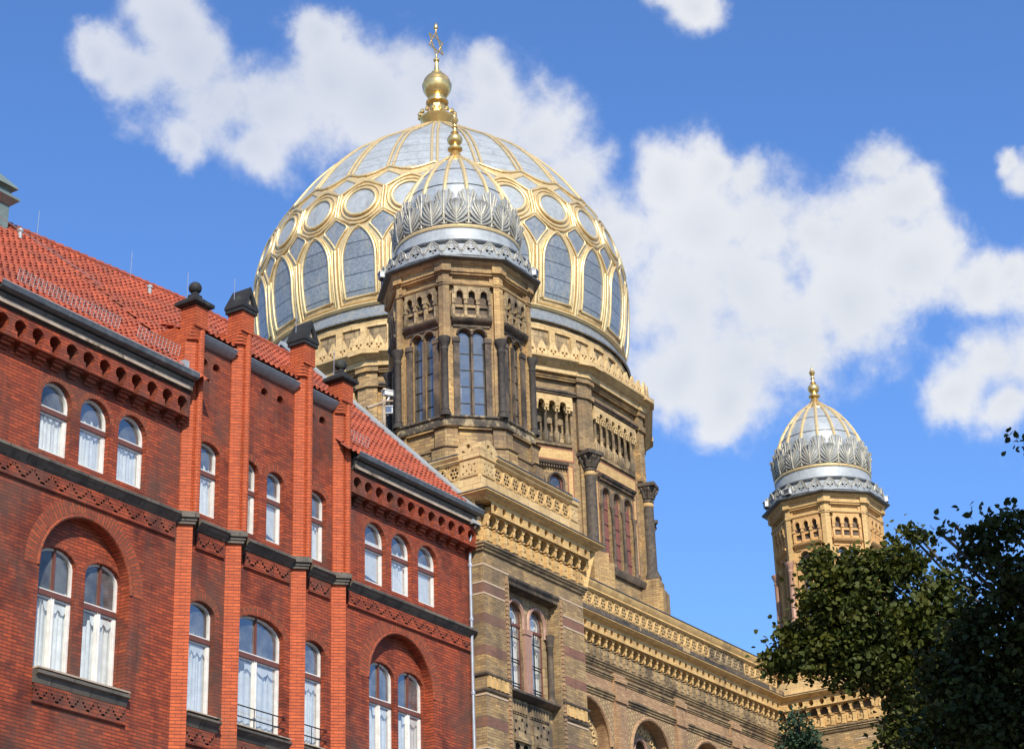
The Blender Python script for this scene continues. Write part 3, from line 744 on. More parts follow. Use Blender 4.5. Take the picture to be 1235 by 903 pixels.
def cornice_run(fr, u0, u1, m0, m1, mats, dirty=False):
    out = {}
    b = MB(); b.mould(fr, [(0, 19.36), (.05, 19.36), (.07, 19.40), (.05, 19.43), (.11, 19.46), (.09, 19.50), (.14, 19.53), (.15, 19.58), (.0, 19.60)], u0, u1, m0, m1)
    out['lower_moulding'] = sput('lower_moulding', b, mats['dark'])
    b = MB(); blocks(b, fr, u0, u1); out['block_frieze'] = sput('block_frieze', b, mats['frieze'], sharp=20)
    b = MB(); niches(b, fr, u0, u1); out['niche_corbel_table'] = sput('niche_corbel_table', b, [mats['terra'], M['brown_stone']], sharp=20)
    b = MB(); b.mould(fr, [(0, 20.68), (.32, 20.68), (.34, 20.72), (.42, 20.74), (.50, 20.82), (.54, 20.84), (.54, 20.90), (.3, 20.97), (.0, 20.98)], u0, u1, m0, m1)
    c = sput('main_cornice', b, mats['terra']); out['main_cornice'] = c
    b = MB(); b.mould(fr, [(.31, 20.975), (.56, 20.905), (.56, 20.885), (.545, 20.88), (.3, 20.955)], u0, u1, m0, m1); sput('cornice_lead', b, M['zinc_dark'], c)
    return out

MATS_L = dict(dark=M['terra_dark'], frieze=M['terra'], terra=M['terra'])
MATS_C = dict(dark=M['terra_dark'], frieze=M['terra_dark'], terra=M['terra'])

def parapet(fr, u0, u1, zp, zr0, zr1, ztop, w, mats=('terra', 'brown_stone'), m0=0, m1=0):
    b = MB(); b.plate(fr, rect(u0, u1, 20.9, zr0), [], w - .3, w + .03)
    sput('parapet_plinth', b, M['terra_pale'])
    b = MB(); f2 = F(fr(0, 0, w), fr.k); relief(b, f2, u0, u1, zr0, zr1); sput('rosette_parapet', b, [M[mats[0]], M[mats[1]]], sharp=25)
    b = MB(); b.mould(fr, [(w - .4, zr1), (w + .04, zr1), (w + .10, zr1 + .06), (w + .07, zr1 + .10), (w + .15, ztop - .05), (w + .15, ztop), (w - .4, ztop + .03)], u0, u1, m0, m1)
    c = sput('parapet_coping', b, M['terra_pale'])
    b = MB(); b.mould(fr, [(w - .42, ztop + .035), (w + .17, ztop + .005), (w + .17, ztop + .03), (w - .42, ztop + .06)], u0, u1, m0, m1); sput('coping_lead', b, M['zinc_dark'], c)

# --- rounded-head twin window in a pavilion
def pav_window_proto():
    hw, h, zs = .385, 2.62, 2.16
    out = arch(0, 0, hw, zs, .42, 12); inn = offset_poly(out, .05)
    def make():
        b = MB(); b.plate(F0, out, [inn], -.05, 0); b.box(F0, -hw, hw, 1.93, 2.0, -.05, .02)
        w = local('pavilion_window', b, M['brown_wood'])
        t = MB()
        for z in (.25, .33, .92, 1.0, 1.62): t.box(F0, -hw + .04, hw - .04, z - .012, z + .012, -.04, -.005)
        t.box(F0, -.012, .012, 0, 1.93, -.04, -.004)
        local('glazing_bar', t, M['iron'], w)
        t = MB(); t.tube([(x, .03, z) for x, z in circ(0, zs - .02, .2, 16)], .014, 5, closed=True); local('tracery_ring', t, M['white'], w)
        t = MB(); t.panel(F0, inn, -.02); local('pane', t, M['pane'], w)
        c = curtain_mesh(hw, 2.0, 5, .9); c.v = [(x, y + .14, z) for x, y, z in c.v]; local('curtain', c, M['curtain'], w, sharp=80)
        return w
    return Proto(make)
PW = pav_window_proto()

def pavilion(x0, y0, wid=5.15, brickm='ochre', clean=False):
    x1 = x0 + wid; fr = F((0, y0, 0), 90); fl = F((x0, 0, 0), 0); frr = F((x1, 0, 0), 180)
    dep = YC - y0
    b = MB()
    c0 = x0 + 2.52                                   # window bay
    hole = rect(c0 - 1.27, c0 + 1.25, 12.2, 18.95)
    b.plate(fr, rect(x0, x1, 0, 21.0), [hole], -.32, 0, sides=False)
    b.panel(fl, rect(-y0 - dep - 2.5, -y0, 0, 21.0), 0); b.panel(frr, rect(y0, y0 + dep, 0, 21.0), 0)
    b.add([(x0, y0, 21.0), (x1, y0, 21.0), (x1, y0 + 6.0, 21.0), (x0, y0 + 6.0, 21.0)], [(0, 1, 2, 3)], 1)
    sput('pavilion_wall', b, [M[brickm], M['zinc']])
    # recessed window surround
    f2 = F((0, y0 + .32, 0), 90); b = MB()
    lights = [c0 - .56, c0 + .54]
    hs = [arch(c, 15.86, .385, 18.02, .42) for c in lights]
    b.plate(f2, hole, hs, -.25, 0, 0)
    b.panel(F((0, y0 + 1.2, 0), 90), rect(c0 - 1.5, c0 + 1.5, 12, 19), 0, 1)
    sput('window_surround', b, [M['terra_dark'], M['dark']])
    for c in lights:
        bb = MB(); pts = [(c - .43, 17.7)] + arc(c, 18.02, .43, 180, 0, 14, .47) + [(c + .43, 17.7)]
        bb.tube([f2(u, v, .02) for u, v in pts], .06, 6); sput('arch_roll', bb, M['pink_stone'])
        PW.put(SY, f2, c, 15.86, -.07)
    bb = MB(); bb.box(f2, c0 - .165, c0 + .145, 15.86, 17.72, 0, .10); bb.box(f2, c0 - .19, c0 + .17, 17.6, 17.74, 0, .13); sput('middle_post', bb, M['pink_stone'])
    for c, m in ((c0 + 1.06, 'brown_stone'), (c0 - 1.13, 'brown_stone')):
        bb = MB(); p = f2(c, 0, .12); bb.lathe((p.x, p.y, 0), [(.13, 15.86), (.13, 15.95), (.09, 16.0), (.085, 17.45), (.11, 17.5), (.09, 17.54), (.14, 17.74), (.14, 17.82), (0, 17.82)], 12)
        sput('window_column', bb, M[m])
    # sloping hood over the recess with teeth, sill, carved panels below
    b = MB(); b.mould(fr, [(-.32, 18.70), (-.1, 18.72), (-.02, 18.80), (.05, 18.90), (.05, 18.96), (-.32, 18.96)], c0 - 1.30, c0 + 1.28)
    for i in range(22): b.box(fr, c0 - 1.25 + i * .114, c0 - 1.19 + i * .114, 18.72, 18.80, -.10, .03)
    sput('window_hood', b, M['brown_stone'], sharp=20)
    b = MB(); b.mould(f2, [(0, 15.70), (.2, 15.74), (.30, 15.80), (.30, 15.86), (-.2, 15.90)], c0 - 1.27, c0 + 1.25); sput('window_sill', b, M['brown_stone'])
    b = MB()
    for c in lights:
        b.plate(f2, rect(c - .48, c + .48, 15.3, 15.70), [], 0, .03)
        for i in range(7): b.box(f2, c - .44 + i * .13, c - .37 + i * .13, 15.34, 15.64, .03, .07)
    sput('fluted_apron', b, M['terra_dark'], sharp=20)
    for c in lights:
        b = MB(); hs = [circ(c + dx, zz, .055, 8) for dx, zz in ((-.25, 15.05), (.05, 15.12), (.28, 15.02), (-.1, 14.86), (.2, 14.82), (-.3, 14.78))]
        hs += [arch(c - .2, 13.0, .13, 14.35), arch(c + .2, 13.0, .13, 14.35)]
        b.plate(f2, rect(c - .48, c + .48, 12.9, 15.22), hs, 0.0, .12, 0, mh=1); b.panel(f2, rect(c - .48, c + .48, 12.9, 15.2), .01, 1)
        for s in (-.2, .2): b.box(f2, c + s - .2, c + s + .2, 14.5, 14.62, .12, .2)
        sput('carved_panel', b, [M['terra_dark'], M['black_stone']], sharp=20)
    # rusty strips of notched brick up the edges of the recess and the outer corner
    for u in (c0 + 1.38, c0 - 1.42):
        b = MB()
        for i in range(52): b.box(fr, u - .05, u + .05, 12.3 + i * .125, 12.37 + i * .125, .003, .05)
        b.box(fr, u - .025, u + .025, 12.2, 18.9, .003, .035)
        sput('notched_edging', b, M['rust_brick'], sharp=20)
    # dark red brick bands, pale stripes, string course
    fa = F((x0, 0, 0), 0)
    for z0, z1, m in ((17.36, 17.62, 'band'), (16.49, 16.76, 'band'), (14.56, 14.84, 'band'), (18.2, 18.46, 'band'), (13.5, 13.8, 'band')):
        b = MB(); b.plate(fr, rect(x0 - .004, c0 - 1.5, z0, z1), [], 0, .004, sides=False); b.plate(fa, rect(-y0 - dep, -y0 + .004, z0, z1), [], 0, .004, sides=False); sput('brick_band', b, M[m])
        b = MB(); b.plate(fr, rect(c0 + 1.46, x1, z0, z1), [], 0, .004, sides=False); sput('brick_band', b, M[m])
    for z in (18.98, 18.49, 18.17, 15.42, 14.0, 13.83):
        for si, (u0, u1) in enumerate(((x0 - .013, c0 - (1.5 if z < 18.9 else 1.28)), (c0 + (1.46 if z < 18.9 else 1.3), x1))):
            b = MB(); b.box(fr, u0, u1, z - .025, z + .025, .0, .014)
            if si == 0: b.box(fa, -y0 - .9, -y0 + .0, z - .0251, z + .0249, 0, .014)
            sput('pale_stripe', b, M['stripe'], sharp=20)
    for zz, e in ((15.97, .07), (15.54, .06)):
        for u0, u1, mm in ((x0, c0 - 1.35, 0), (c0 + 1.3, x1, 1)):
            b = MB(); b.mould(fr, [(0, zz - .04), (e - .02, zz - .04), (e, zz), (e, zz + .02), (0, zz + .05)], u0, u1, 1 if mm == 0 else 0, 1 if mm else 0)
            if not mm: b.mould(fa, [(0, zz - .04), (e - .02, zz - .04), (e, zz), (e, zz + .02), (0, zz + .05)], -y0 - dep, -y0, 0, 1)
            sput('string_course', b, M['brown_stone'])
    for u0, u1 in ((x0 + .05, c0 - 1.45), (c0 + 1.42, x1 - .05)):
        n = int((u1 - u0) / .2); b = MB(); b.box(fr, u0, u1, 15.6, 15.92, .0, .012)
        for i in range(n): b.box(fr, u0 + (i + .15) * (u1 - u0) / n, u0 + (i + .85) * (u1 - u0) / n, 15.61, 15.91, .012, .05)
        sput('fluted_frieze', b, M['terra'], sharp=20)
    # cornices on three sides
    mats = MATS_L
    cornice_run(fr, x0, x1, 1, 1, mats)
    cornice_run(fl, -y0 - dep, -y0, 0, 1, mats)
    for zz in (20.75,): b = MB(); b.mould(frr, [(0, 19.4), (.12, 19.6), (.2, 20.1), (.32, 20.68), (.54, 20.84), (.54, 20.9), (0, 20.98)], y0, y0 + dep, 1, 0); sput('return_cornice', b, M['terra'])
    # parapet with corner pier
    parapet(fr, x0 + .72, x1 - .45, 20.95, 21.52, 22.02, 22.24, -.05)
    parapet(fl, -y0 - dep - 2.0, -y0 - .68, 20.95, 21.52, 22.02, 22.24, -.05)
    for nm, u0, u1, hi in (('corner_acroterion', x0 + .02, x0 + .74, True), ('end_pier', x1 - .47, x1 - .02, False)):
        b = MB(); d = .7 if hi else .5
        xa, xb, ya, yb = u0, u1, y0 + .02, y0 + .02 + d
        q = lambda e: [(xa - e, ya - e), (xb + e, ya - e), (xb + e, yb + e), (xa - e, yb + e)]
        b.prism(q(.03), 20.9, 21.5); b.prism(q(.0), 21.5, 22.08); b.prism(q(.05), 22.08, 22.2)
        if hi:
            # pointed, carved top with four small gables
            for f_, a0, a1 in ((F((0, ya, 0), 90), xa, xb), (F((xa, 0, 0), 0), -yb, -ya)):
                m_ = (a0 + a1) / 2; hw = (a1 - a0) / 2
                g = [(m_ - hw - .04, 22.2), (m_ + hw + .04, 22.2), (m_ + hw + .08, 22.36), (m_ + hw - .02, 22.5), (m_, 22.66), (m_ - hw + .02, 22.5), (m_ - hw - .08, 22.36)]
                hs = [circ(m_, 22.44, .07, 8), [(m_ - .22, 22.28), (m_ - .08, 22.28), (m_ - .2, 22.36)], [(m_ + .08, 22.28), (m_ + .22, 22.28), (m_ + .2, 22.36)]]
                b.plate(f_, g, hs, -.2, .05, 0, mh=0)
                hs = [circ(m_ + dx, 21.78 + dz, .035, 6) for dx, dz in ((-.18, .1), (-.08, -.05), (0, .12), (.08, -.05), (.18, .1), (-.2, -.12), (.2, -.12), (0, -.16))]
                b.plate(f_, rect(a0 + .06, a1 - .06, 21.56, 22.02), hs, -.0, .04, 0, mh=0)
            b.prism([(xa, ya), (xb, ya), (xb, yb), (xa, yb)], 22.2, 22.5, xy2=[(xa + .2, ya + .2), (xb - .2, ya + .2), (xb - .2, yb - .2), (xa + .2, yb - .2)])
        else:
            fq = F((0, ya, 0), 90); m_ = (xa + xb) / 2
            b.plate(fq, rect(xa + .05, xb - .05, 21.56, 22.0), [circ(m_ + dx, 21.78 + dz, .035, 6) for dx, dz in ((-.1, .1), (.1, .1), (0, 0), (-.1, -.1), (.1, -.1))], 0, .03)
        o = sput(nm, b, M['terra_pale'], sharp=20)
        if not hi:
            b = MB(); b.prism(q(.07), 22.21, 22.3, xy2=q(.02)); sput('zinc_lid', b, M['zinc_blue'], o)
pavilion(43.2, 28.6)
pavilion(68.5, 28.3, 5.15, 'ochre')

# --- the long middle facade
frc = F((0, YC, 0), 90)
CB = [54.4 + 4.1 * i for i in (-1, 0, 1, 2, 3)]
b = MB()
hs = [arch(c, 14.0, 1.36, 16.85, n=20) for c in CB]
b.plate(frc, rect(XC[0], XC[1], 0, 21.0), [], -.3, -.08) if False else b.plate(frc, rect(XC[0], XC[1], 0, 21.0), hs, -.42, 0)
b.add([(XC[0], YC, 21.0), (XC[1], YC, 21.0), (XC[1], YC + 14, 21.0), (XC[0], YC + 14, 21.0)], [(0, 1, 2, 3)], 1)
b.panel(F((0, YC + .9, 0), 90), rect(XC[0], XC[1], 13, 18.5), 0, 2)
sput('middle_wall', b, [M['rust_brick'], M['zinc'], M['dark']])
for c in CB:
    b = MB(); f3 = F((0, YC + .42, 0), 90)
    hs = [circ(c, 17.25, .42, 16)] + [arch(c + s * .52, 14, .36, 15.9, n=10) for s in (-1, 1)]
    b.plate(f3, arch(c, 13.9, 1.45, 16.85, n=20), hs, -.25, 0); sput('arch_infill', b, M['terra_dark'])
    b = MB()
    for i in range(13):
        a = rad(8 + 164 * i / 12); u, v = c + 1.08 * math.cos(a), 16.85 + 1.08 * math.sin(a)
        b.lathe((0, 0, 0), [(0, 0)], 3) if False else b.tube([f3(x, y, .02) for x, y in circ(u, v, .085, 8)], .03, 5, closed=True)
    sput('boss_ring', b, M['terra_pale'])
    b = MB(); b.tube([f3(x, y, -.02) for x, y in circ(c, 17.25, .42, 24)], .06, 6, closed=True); sput('rose_ring', b, M['pink_stone'])
    b = MB(); b.panel(f3, rect(c - 1, c + 1, 14, 17.8), -.22); sput('arch_pane', b, M['pane_dark'])
    b = MB(); b.tube([frc(u, v, .01) for u, v in arc(c, 16.85, 1.41, 0, 180, 32)], .075, 8); sput('arch_roll', b, M['rust_brick'])
    # diaper-work spandrel field, sunk between the strips
    b = MB(); b.plate(frc, rect(c - 1.62, c + 1.62, 14.0, 18.35), [arch(c, 13.99 + .02, 1.49, 16.85, n=24)], 0, .025); sput('diaper_field', b, M['diaper'])
    b = MB(); b.mould(frc, [(0, 18.4), (.05, 18.4), (.04, 18.46), (.09, 18.48), (.07, 18.54), (.13, 18.56), (.13, 18.62), (0, 18.64)], c - 1.66, c + 1.66); sput('panel_moulding', b, M['terra_dark'])
    b = MB(); b.plate(frc, rect(c - 1.62, c + 1.62, 18.66, 19.02), [], 0, .03); sput('rust_panel', b, M['rust_brick'])
    b = MB(); b.mould(frc, [(0, 19.06), (.04, 19.06), (.03, 19.1), (.07, 19.12), (.05, 19.17), (.1, 19.19), (.1, 19.24), (0, 19.26)], c - 1.66, c + 1.66); sput('panel_moulding', b, M['terra_dark'])
for x in [52.35 + 4.1 * i for i in range(-0, 4)]:
    b = MB(); b.plate(frc, rect(x - .34, x + .34, 0, 19.34), [], 0, .09); b.box(frc, x - .22, x + .22, 14, 18.3, .091, .13)
    b.box(frc, x - .37, x + .37, 18.4, 18.62, .091, .15); b.box(frc, x - .37, x + .37, 19.06, 19.24, .091, .15)
    sput('pilaster_strip', b, M['rust_brick'])
cornice_run(F((0, YC, 0), 90), XC[0], XC[1], 0, 0, MATS_C)
def cpara():
    z0, z1, zt = 21.2, 21.68, 22.02; w = .28
    b = MB(); b.plate(frc, rect(XC[0], XC[1], 20.9, z0), [], w - .3, w + .03); sput('parapet_plinth', b, M['terra_mid'])
    for a_, c_ in ((48.9, 50.2), (50.7, 53.4), (53.9, 57.6), (58.1, 60.6), (61.1, 66.3)):
        b = MB(); b.plate(frc, rect(a_, c_, 20.985, 21.17), [], w + .03, w + .036); sput('sooty_panel', b, M['brown_stone'])
    f2 = F((0, YC - w, 0), 90)
    for u0, u1, m in ((48.4, 62.6, 'terra'), (62.6, 65.3, 'terra_dark'), (65.3, 68.0, 'terra')):
        b = MB(); relief(b, f2, u0, u1, z0, z1); sput('rosette_parapet', b, [M[m], M['brown_stone']], sharp=25)
    b = MB()
    b.mould(frc, [(w - .4, z1), (w + .04, z1), (w + .10, z1 + .06), (w + .07, z1 + .12), (w + .16, zt - .08), (w + .16, zt), (w - .4, zt + .03)], XC[0], XC[1]); c = sput('parapet_coping', b, M['terra'])
    b = MB(); b.mould(frc, [(w - .42, zt + .035), (w + .18, zt + .005), (w + .18, zt + .03), (w - .42, zt + .06)], XC[0], XC[1]); sput('coping_lead', b, M['zinc_dark'], c)
    b = MB(); b.prism([(67.35, YC - .3), (67.9, YC - .3), (67.9, YC + .3), (67.35, YC + .3)], 22.08, 22.4); sput('zinc_lid', b, M['zinc_blue'])
cpara()

# ================================================================== drum and great dome
DC = (58.46, 40.34); DR = 7.7
APD = DR * math.cos(rad(15)); HL = DR * math.sin(rad(15)); MT = math.tan(rad(15))
KS = [k for k in range(-60, 181, 30)]
kz = lambda z: 1.7 + (z - 1.7) * 1.009
b = MB()
for k in KS + [210, 240, 270]:
    fr = polyF(DC, k, APD - .12)
    if -60 <= k <= 150 and k != 150:
        hs = [arch(c, kz(23.45), .25, kz(25.95), .27, 10) for c in (-.75, 0, .75)]
        hs += [rect(-1.42, 1.42, kz(27.3), kz(28.95))]
        b.plate(fr, rect(-HL - .03, HL + .03, 20, 31.0), hs, -.35, 0)
        b.panel(fr, rect(-1.2, 1.2, kz(23.3), kz(26.3)), -.34, 1); b.panel(fr, rect(-1.5, 1.5, kz(27.2), kz(29)), -.34, 2)
    else: b.panel(fr, rect(-HL - .03, HL + .03, 20, 31.0), 0)
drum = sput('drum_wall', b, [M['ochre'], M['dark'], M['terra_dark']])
def drum_window():
    b = MB(); out = arch(0, 0, .25, 2.5, .27, 10); b.plate(F0, out, [offset_poly(out, .035)], -.04, 0); w = local('drum_window', b, M['red_frame'])
    t = MB(); t.box(F0, .02, .15, .02, 2.4, -.03, -.0); local('red_shutter', t, M['red_frame'], w)
    t = MB()
    for z in (.4, .95, 1.5, 2.05): t.box(F0, -.22, .22, z - .012, z + .012, -.0, .012)
    local('glazing_bar', t, M['iron'], w)
    t = MB(); t.panel(F0, offset_poly(out, .03), -.02); local('pane', t, M['pane_dark'], w); return w
DWIN = Proto(drum_window)
def colonnette():
    b = MB(); b.lathe((0, 0, 0), [(.10, 0), (.10, .07), (.06, .12), (.055, .75), (.075, .78), (.06, .81), (.12, .95), (.12, 1.02), (0, 1.02)], 10)
    c = local('gallery_colonnette', b, M['terra_dark'])
    t = MB(); t.lathe((0, 0, -.45), [(.02, 0), (.08, .1), (.13, .25), (.15, .42), (.15, .45), (0, .45)], 8); local('console', t, M['terra_dark'], c); return c
COLN = Proto(colonnette)
def fleuron():
    hw = .235
    out = [(-hw, 0), (hw, 0), (hw, .20), (hw * .72, .30), (hw * .62, .40), (0, .66), (-hw * .62, .40), (-hw * .72, .30), (-hw, .20)]
    hs = [circ(-.075, .24, .05, 7), circ(.075, .24, .05, 7), circ(0, .15, .042, 7)]
    b = MB(); b.plate(F0, out, hs, -.10, 0, back=None); b.plate(F0, out, hs, -.1, -.1)
    return local('parapet_fleuron', b, M['terra_pale'], sharp=20)
FLEU = Proto(fleuron)
def big_column():
    b = MB(); b.lathe((0, 0, 0), [(.33, -.0), (.33, .18), (.26, .28), (.25, .34), (.205, .42), (.195, 2.95), (.22, 2.98), (.22, 3.03), (.19, 3.06)], 18); c = local('drum_column', b, M['column_stone'])
    t = MB(); t.lathe((0, 0, 0), [(.196, 2.80), (.215, 2.82), (.215, 2.92), (.196, 2.94)], 18); local('shaft_ring', t, M['terra'], c)
    t = MB(); t.lathe((0, 0, 0), [(.19, 3.06), (.23, 3.12), (.20, 3.16), (.25, 3.28), (.24, 3.32), (.32, 3.46), (.34, 3.54)], 12); t.prism([(-.36, -.36), (.36, -.36), (.36, .36), (-.36, .36)], 3.53, 3.66)
    for q in range(8):
        a = rad(45 * q + 22.5); t.tube([(.2 * math.cos(a), .2 * math.sin(a), 3.1), (.27 * math.cos(a), .27 * math.sin(a), 3.3), (.36 * math.cos(a), .36 * math.sin(a), 3.4), (.34 * math.cos(a), .34 * math.sin(a), 3.48)], [.05, .06, .05, .03], 6)
    local('capital', t, M['column_stone'], c); return c
BCOL = Proto(big_column)
for k in range(-30, 121, 30):
    fr = polyF(DC, k, APD); fr2 = polyF(DC, k, APD - .12)
    vis = 0 <= k <= 90
    if vis:
        for c in (-.75, 0, .75): DWIN.put(SY, fr2, c, kz(23.45), -.07)
        for i in range(7): COLN.put(SY, fr2, -1.26 + .42 * i, kz(27.68), .02)
        n = 8
        for i in range(n): FLEU.put(SY, fr, -1.78 + (i + .5) * 3.56 / n, kz(30.38), .24)
    # arcaded strip over the colonnettes
    b = MB(); N7 = 7
    for i in range(-1, N7):
        a = -1.26 + .42 * i; a0, a1 = max(a, -1.45), min(a + .42, 1.45); c = a + .21
        zl, zt_ = kz(28.58), kz(28.98)
        if a0 < c - .15 and a1 > c + .15:
            lip = arc(c, kz(28.70), .15, 180, 0, 12, .17)
            b.plate(fr2, [(a0, zl), (c - .15, zl)] + lip + [(c + .15, zl), (a1, zl), (a1, zt_), (a0, zt_)], [], -.1, .16)
            b.tube([fr2(x, y, .165) for x, y in [(c - .15, zl)] + lip + [(c + .15, zl)]], .022, 5)
            b.plate(fr2, arc(c, kz(28.70) + .05, .21, 180, 0, 10, .215), [arc(c, kz(28.70) + .05, .165, 175, 5, 10, .17)] if False else [], .10, .159) if False else None
        else: b.plate(fr2, rect(a0, a1, zl, zt_), [], -.1, .16)
        for s_ in (-1, 1): b.lathe(tuple(fr2(a + s_ * .06, kz(28.46), .13)), [(.0, 0), (.035, .02), (.03, .10), (.045, .14)], 6) if i >= 0 else None
        b.box(fr2, a - .09, a + .09, kz(28.68), kz(28.8), .05, .19) if i >= 0 else None
    b.box(fr2, -1.45, 1.45, kz(28.98), kz(29.08), -.1, .14)
    sput('gallery_arcade', b, M['terra_pale'], sharp=25)
    b = MB()
    for j in range(6): 
        c = -1.05 + .42 * j; b.box(fr2, c - .15, c + .15, kz(27.42), kz(27.62), -.3, -.02); b.box(fr2, c - .12, c + .12, kz(28.1), kz(28.3), -.33, -.1)
    b.box(fr2, -1.42, 1.42, kz(27.25), kz(27.35), -.3, .08)
    sput('gallery_back', b, M['terra_dark'], sharp=20)
    # mouldings
    b = MB(); b.mould(fr, [(-.12, kz(29.12)), (.06, kz(29.12)), (.04, kz(29.17)), (.10, kz(29.2)), (.10, kz(29.27)), (-.12, kz(29.3))], -HL, HL, MT, MT); sput('gallery_moulding', b, M['brown_stone'])
    b = MB(); b.mould(fr, [(-.12, kz(29.68)), (.03, kz(29.68)), (.02, kz(29.73)), (.07, kz(29.75)), (.05, kz(29.80)), (.12, kz(29.83)), (-.12, kz(29.86))], -HL, HL, MT, MT); sput('brick_moulding', b, M['ochre'])
    b = MB(); b.mould(fr, [(-.12, kz(29.86)), (.16, kz(29.88)), (.18, kz(30.05)), (.26, kz(30.08)), (.42, kz(30.26)), (.46, kz(30.28)), (.46, kz(30.35)), (-.2, kz(30.40))], -HL, HL, MT, MT); sput('drum_cornice', b, M['terra_pale'])
    if vis:
        b = MB(); b.mould(fr2, [(0, kz(26.5)), (.16, kz(26.54)), (.20, kz(26.62)), (0, kz(26.66))], -1.2, 1.2)
        for i in range(24): b.box(fr2, -1.18 + i * .1, -1.13 + i * .1, kz(26.43), kz(26.52), 0, .12)
        sput('window_hood', b, M['brown_stone'], sharp=20)
        for c in (-.75, 0, .75):
            b = MB(); pts = [(c - .29, kz(25.6)), (c - .29, kz(25.95))] + arc(c, kz(25.95), .29, 180, 0, 12, .31)[1:] + [(c + .29, kz(25.6))]
            b.tube([fr2(u, v, .02) for u, v in pts], .05, 6); sput('arch_roll', b, M['brown_stone'])
        for c in (-1.125, -.375, .375, 1.125):
            b = MB(); p = fr2(c, 0, .06); b.lathe((p.x, p.y, 0), [(.09, kz(23.4)), (.09, kz(23.5)), (.065, kz(23.55)), (.06, kz(25.3)), (.11, kz(25.55)), (0, kz(25.6))], 10); sput('window_column', b, M['brown_stone'])
        b = MB(); b.mould(fr2, [(0, kz(23.1)), (.10, kz(23.15)), (.16, kz(23.30)), (.16, kz(23.38)), (0, kz(23.42))], -HL, HL); sput('drum_sill', b, M['brown_stone'])
        # thin red-brown lines framing panels
        for u0, u1, z0, z1 in ((-1.5, 1.5, 26.72, 27.18), (1.2, 1.46, 23.6, 26.6), (-1.46, -1.2, 23.6, 26.6)):
            b = MB(); q = [(u0, kz(z0)), (u1, kz(z0)), (u1, kz(z1)), (u0, kz(z1))]; b.plate(fr2, q, [offset_poly(q, .05)], 0, .012); sput('red_panel_line', b, M['rust_line'], sharp=20)
            b = MB(); b.plate(fr2, offset_poly(q, .05), [], 0, .008); sput('clean_brick_panel', b, M['ochre_clean'])
    # piers at the corner between this face and the next
    kk = k + 15; a = rad(kk); R_ = DR
    pc = (DC[0] - R_ * math.cos(a), DC[1] - R_ * math.sin(a), 0)
    f0, f1 = polyF(DC, k, APD), polyF(DC, k + 30, APD)
    def pier_xy(hw, e):
        A = f0(HL - hw, 0, -.2); B = f0(HL - hw, 0, e); Cn = f0(HL + e * MT, 0, e); D = f1(-HL + hw, 0, e); E_ = f1(-HL + hw, 0, -.2)
        return [(p.x, p.y) for p in (A, B, Cn, D, E_)]
    b = MB(); b.prism(pier_xy(.36, .05), kz(27.18), kz(29.12)); b.prism(pier_xy(.36, .05), kz(29.3), kz(29.68)); b.prism(pier_xy(.30, -.03), 22.2, kz(27.18)); sput('drum_pier', b, M['ochre'])
    for z0, z1, e in ((29.12, 29.3, .13), (29.68, 29.86, .15)):
        b = MB(); b.prism(pier_xy(.40, e), kz(z0), kz(z1)); sput('pier_band', b, M['ochre'])
    b = MB(); b.prism(pier_xy(.42, .20), kz(29.86), kz(30.06)); b.prism(pier_xy(.46, .50), kz(30.2), kz(30.365)); sput('pier_cornice', b, M['terra_pale'])
    if -30 <= k <= 120:
        fp = F((pc[0], pc[1], 0), kk)
        BCOL.put(SY, fp, 0, kz(23.48), .05)
        b = MB(); b.prism([(fp(u, 0, w).x, fp(u, 0, w).y) for u, w in ((-.38, -.4), (-.38, .38), (.38, .38), (.38, -.4))], kz(23.1), kz(23.48)); b.prism([(fp(u, 0, w).x, fp(u, 0, w).y) for u, w in ((-.48, -.4), (-.48, .52), (.48, .52), (.48, -.4))], 21, kz(23.1)); sput('column_pedestal', b, M['ochre_soot'])
        FLEU.put(SY, fp, -.2, kz(30.38), .26); FLEU.put(SY, fp, .2, kz(30.38), .26)


# inner drum ring behind the fleurons with arched panels
b = MB(); rI = 7.02
b.lathe((DC[0], DC[1], 0), [(7.6, kz(30.3)), (rI, kz(30.5)), (rI, 32.2), (rI + .06, 32.22), (rI + .06, 32.3), (rI - .05, 32.35)], 72)
ring_ = sput('inner_drum', b, M['terra_dark'])
b = MB()
for k in range(-60, 151, 8):
    fr = polyF(DC, k, rI); b.box(fr, -.12, .12, kz(30.5), 32.0, -.02, .10); b.box(fr, -.49, .49, 31.98, 32.2, -.04, .06)
sput('inner_drum_arcade', b, M['terra_pale'], sharp=20)
b = MB(); b.lathe((DC[0], DC[1], 0), [(7.16, 32.28), (7.22, 32.30), (7.22, 32.36), (7.05, 32.55), (7.05, 32.57), (6.96, 32.72), (6.90, 32.95)], 96); sput('lead_skirt', b, M['zinc_blue'])

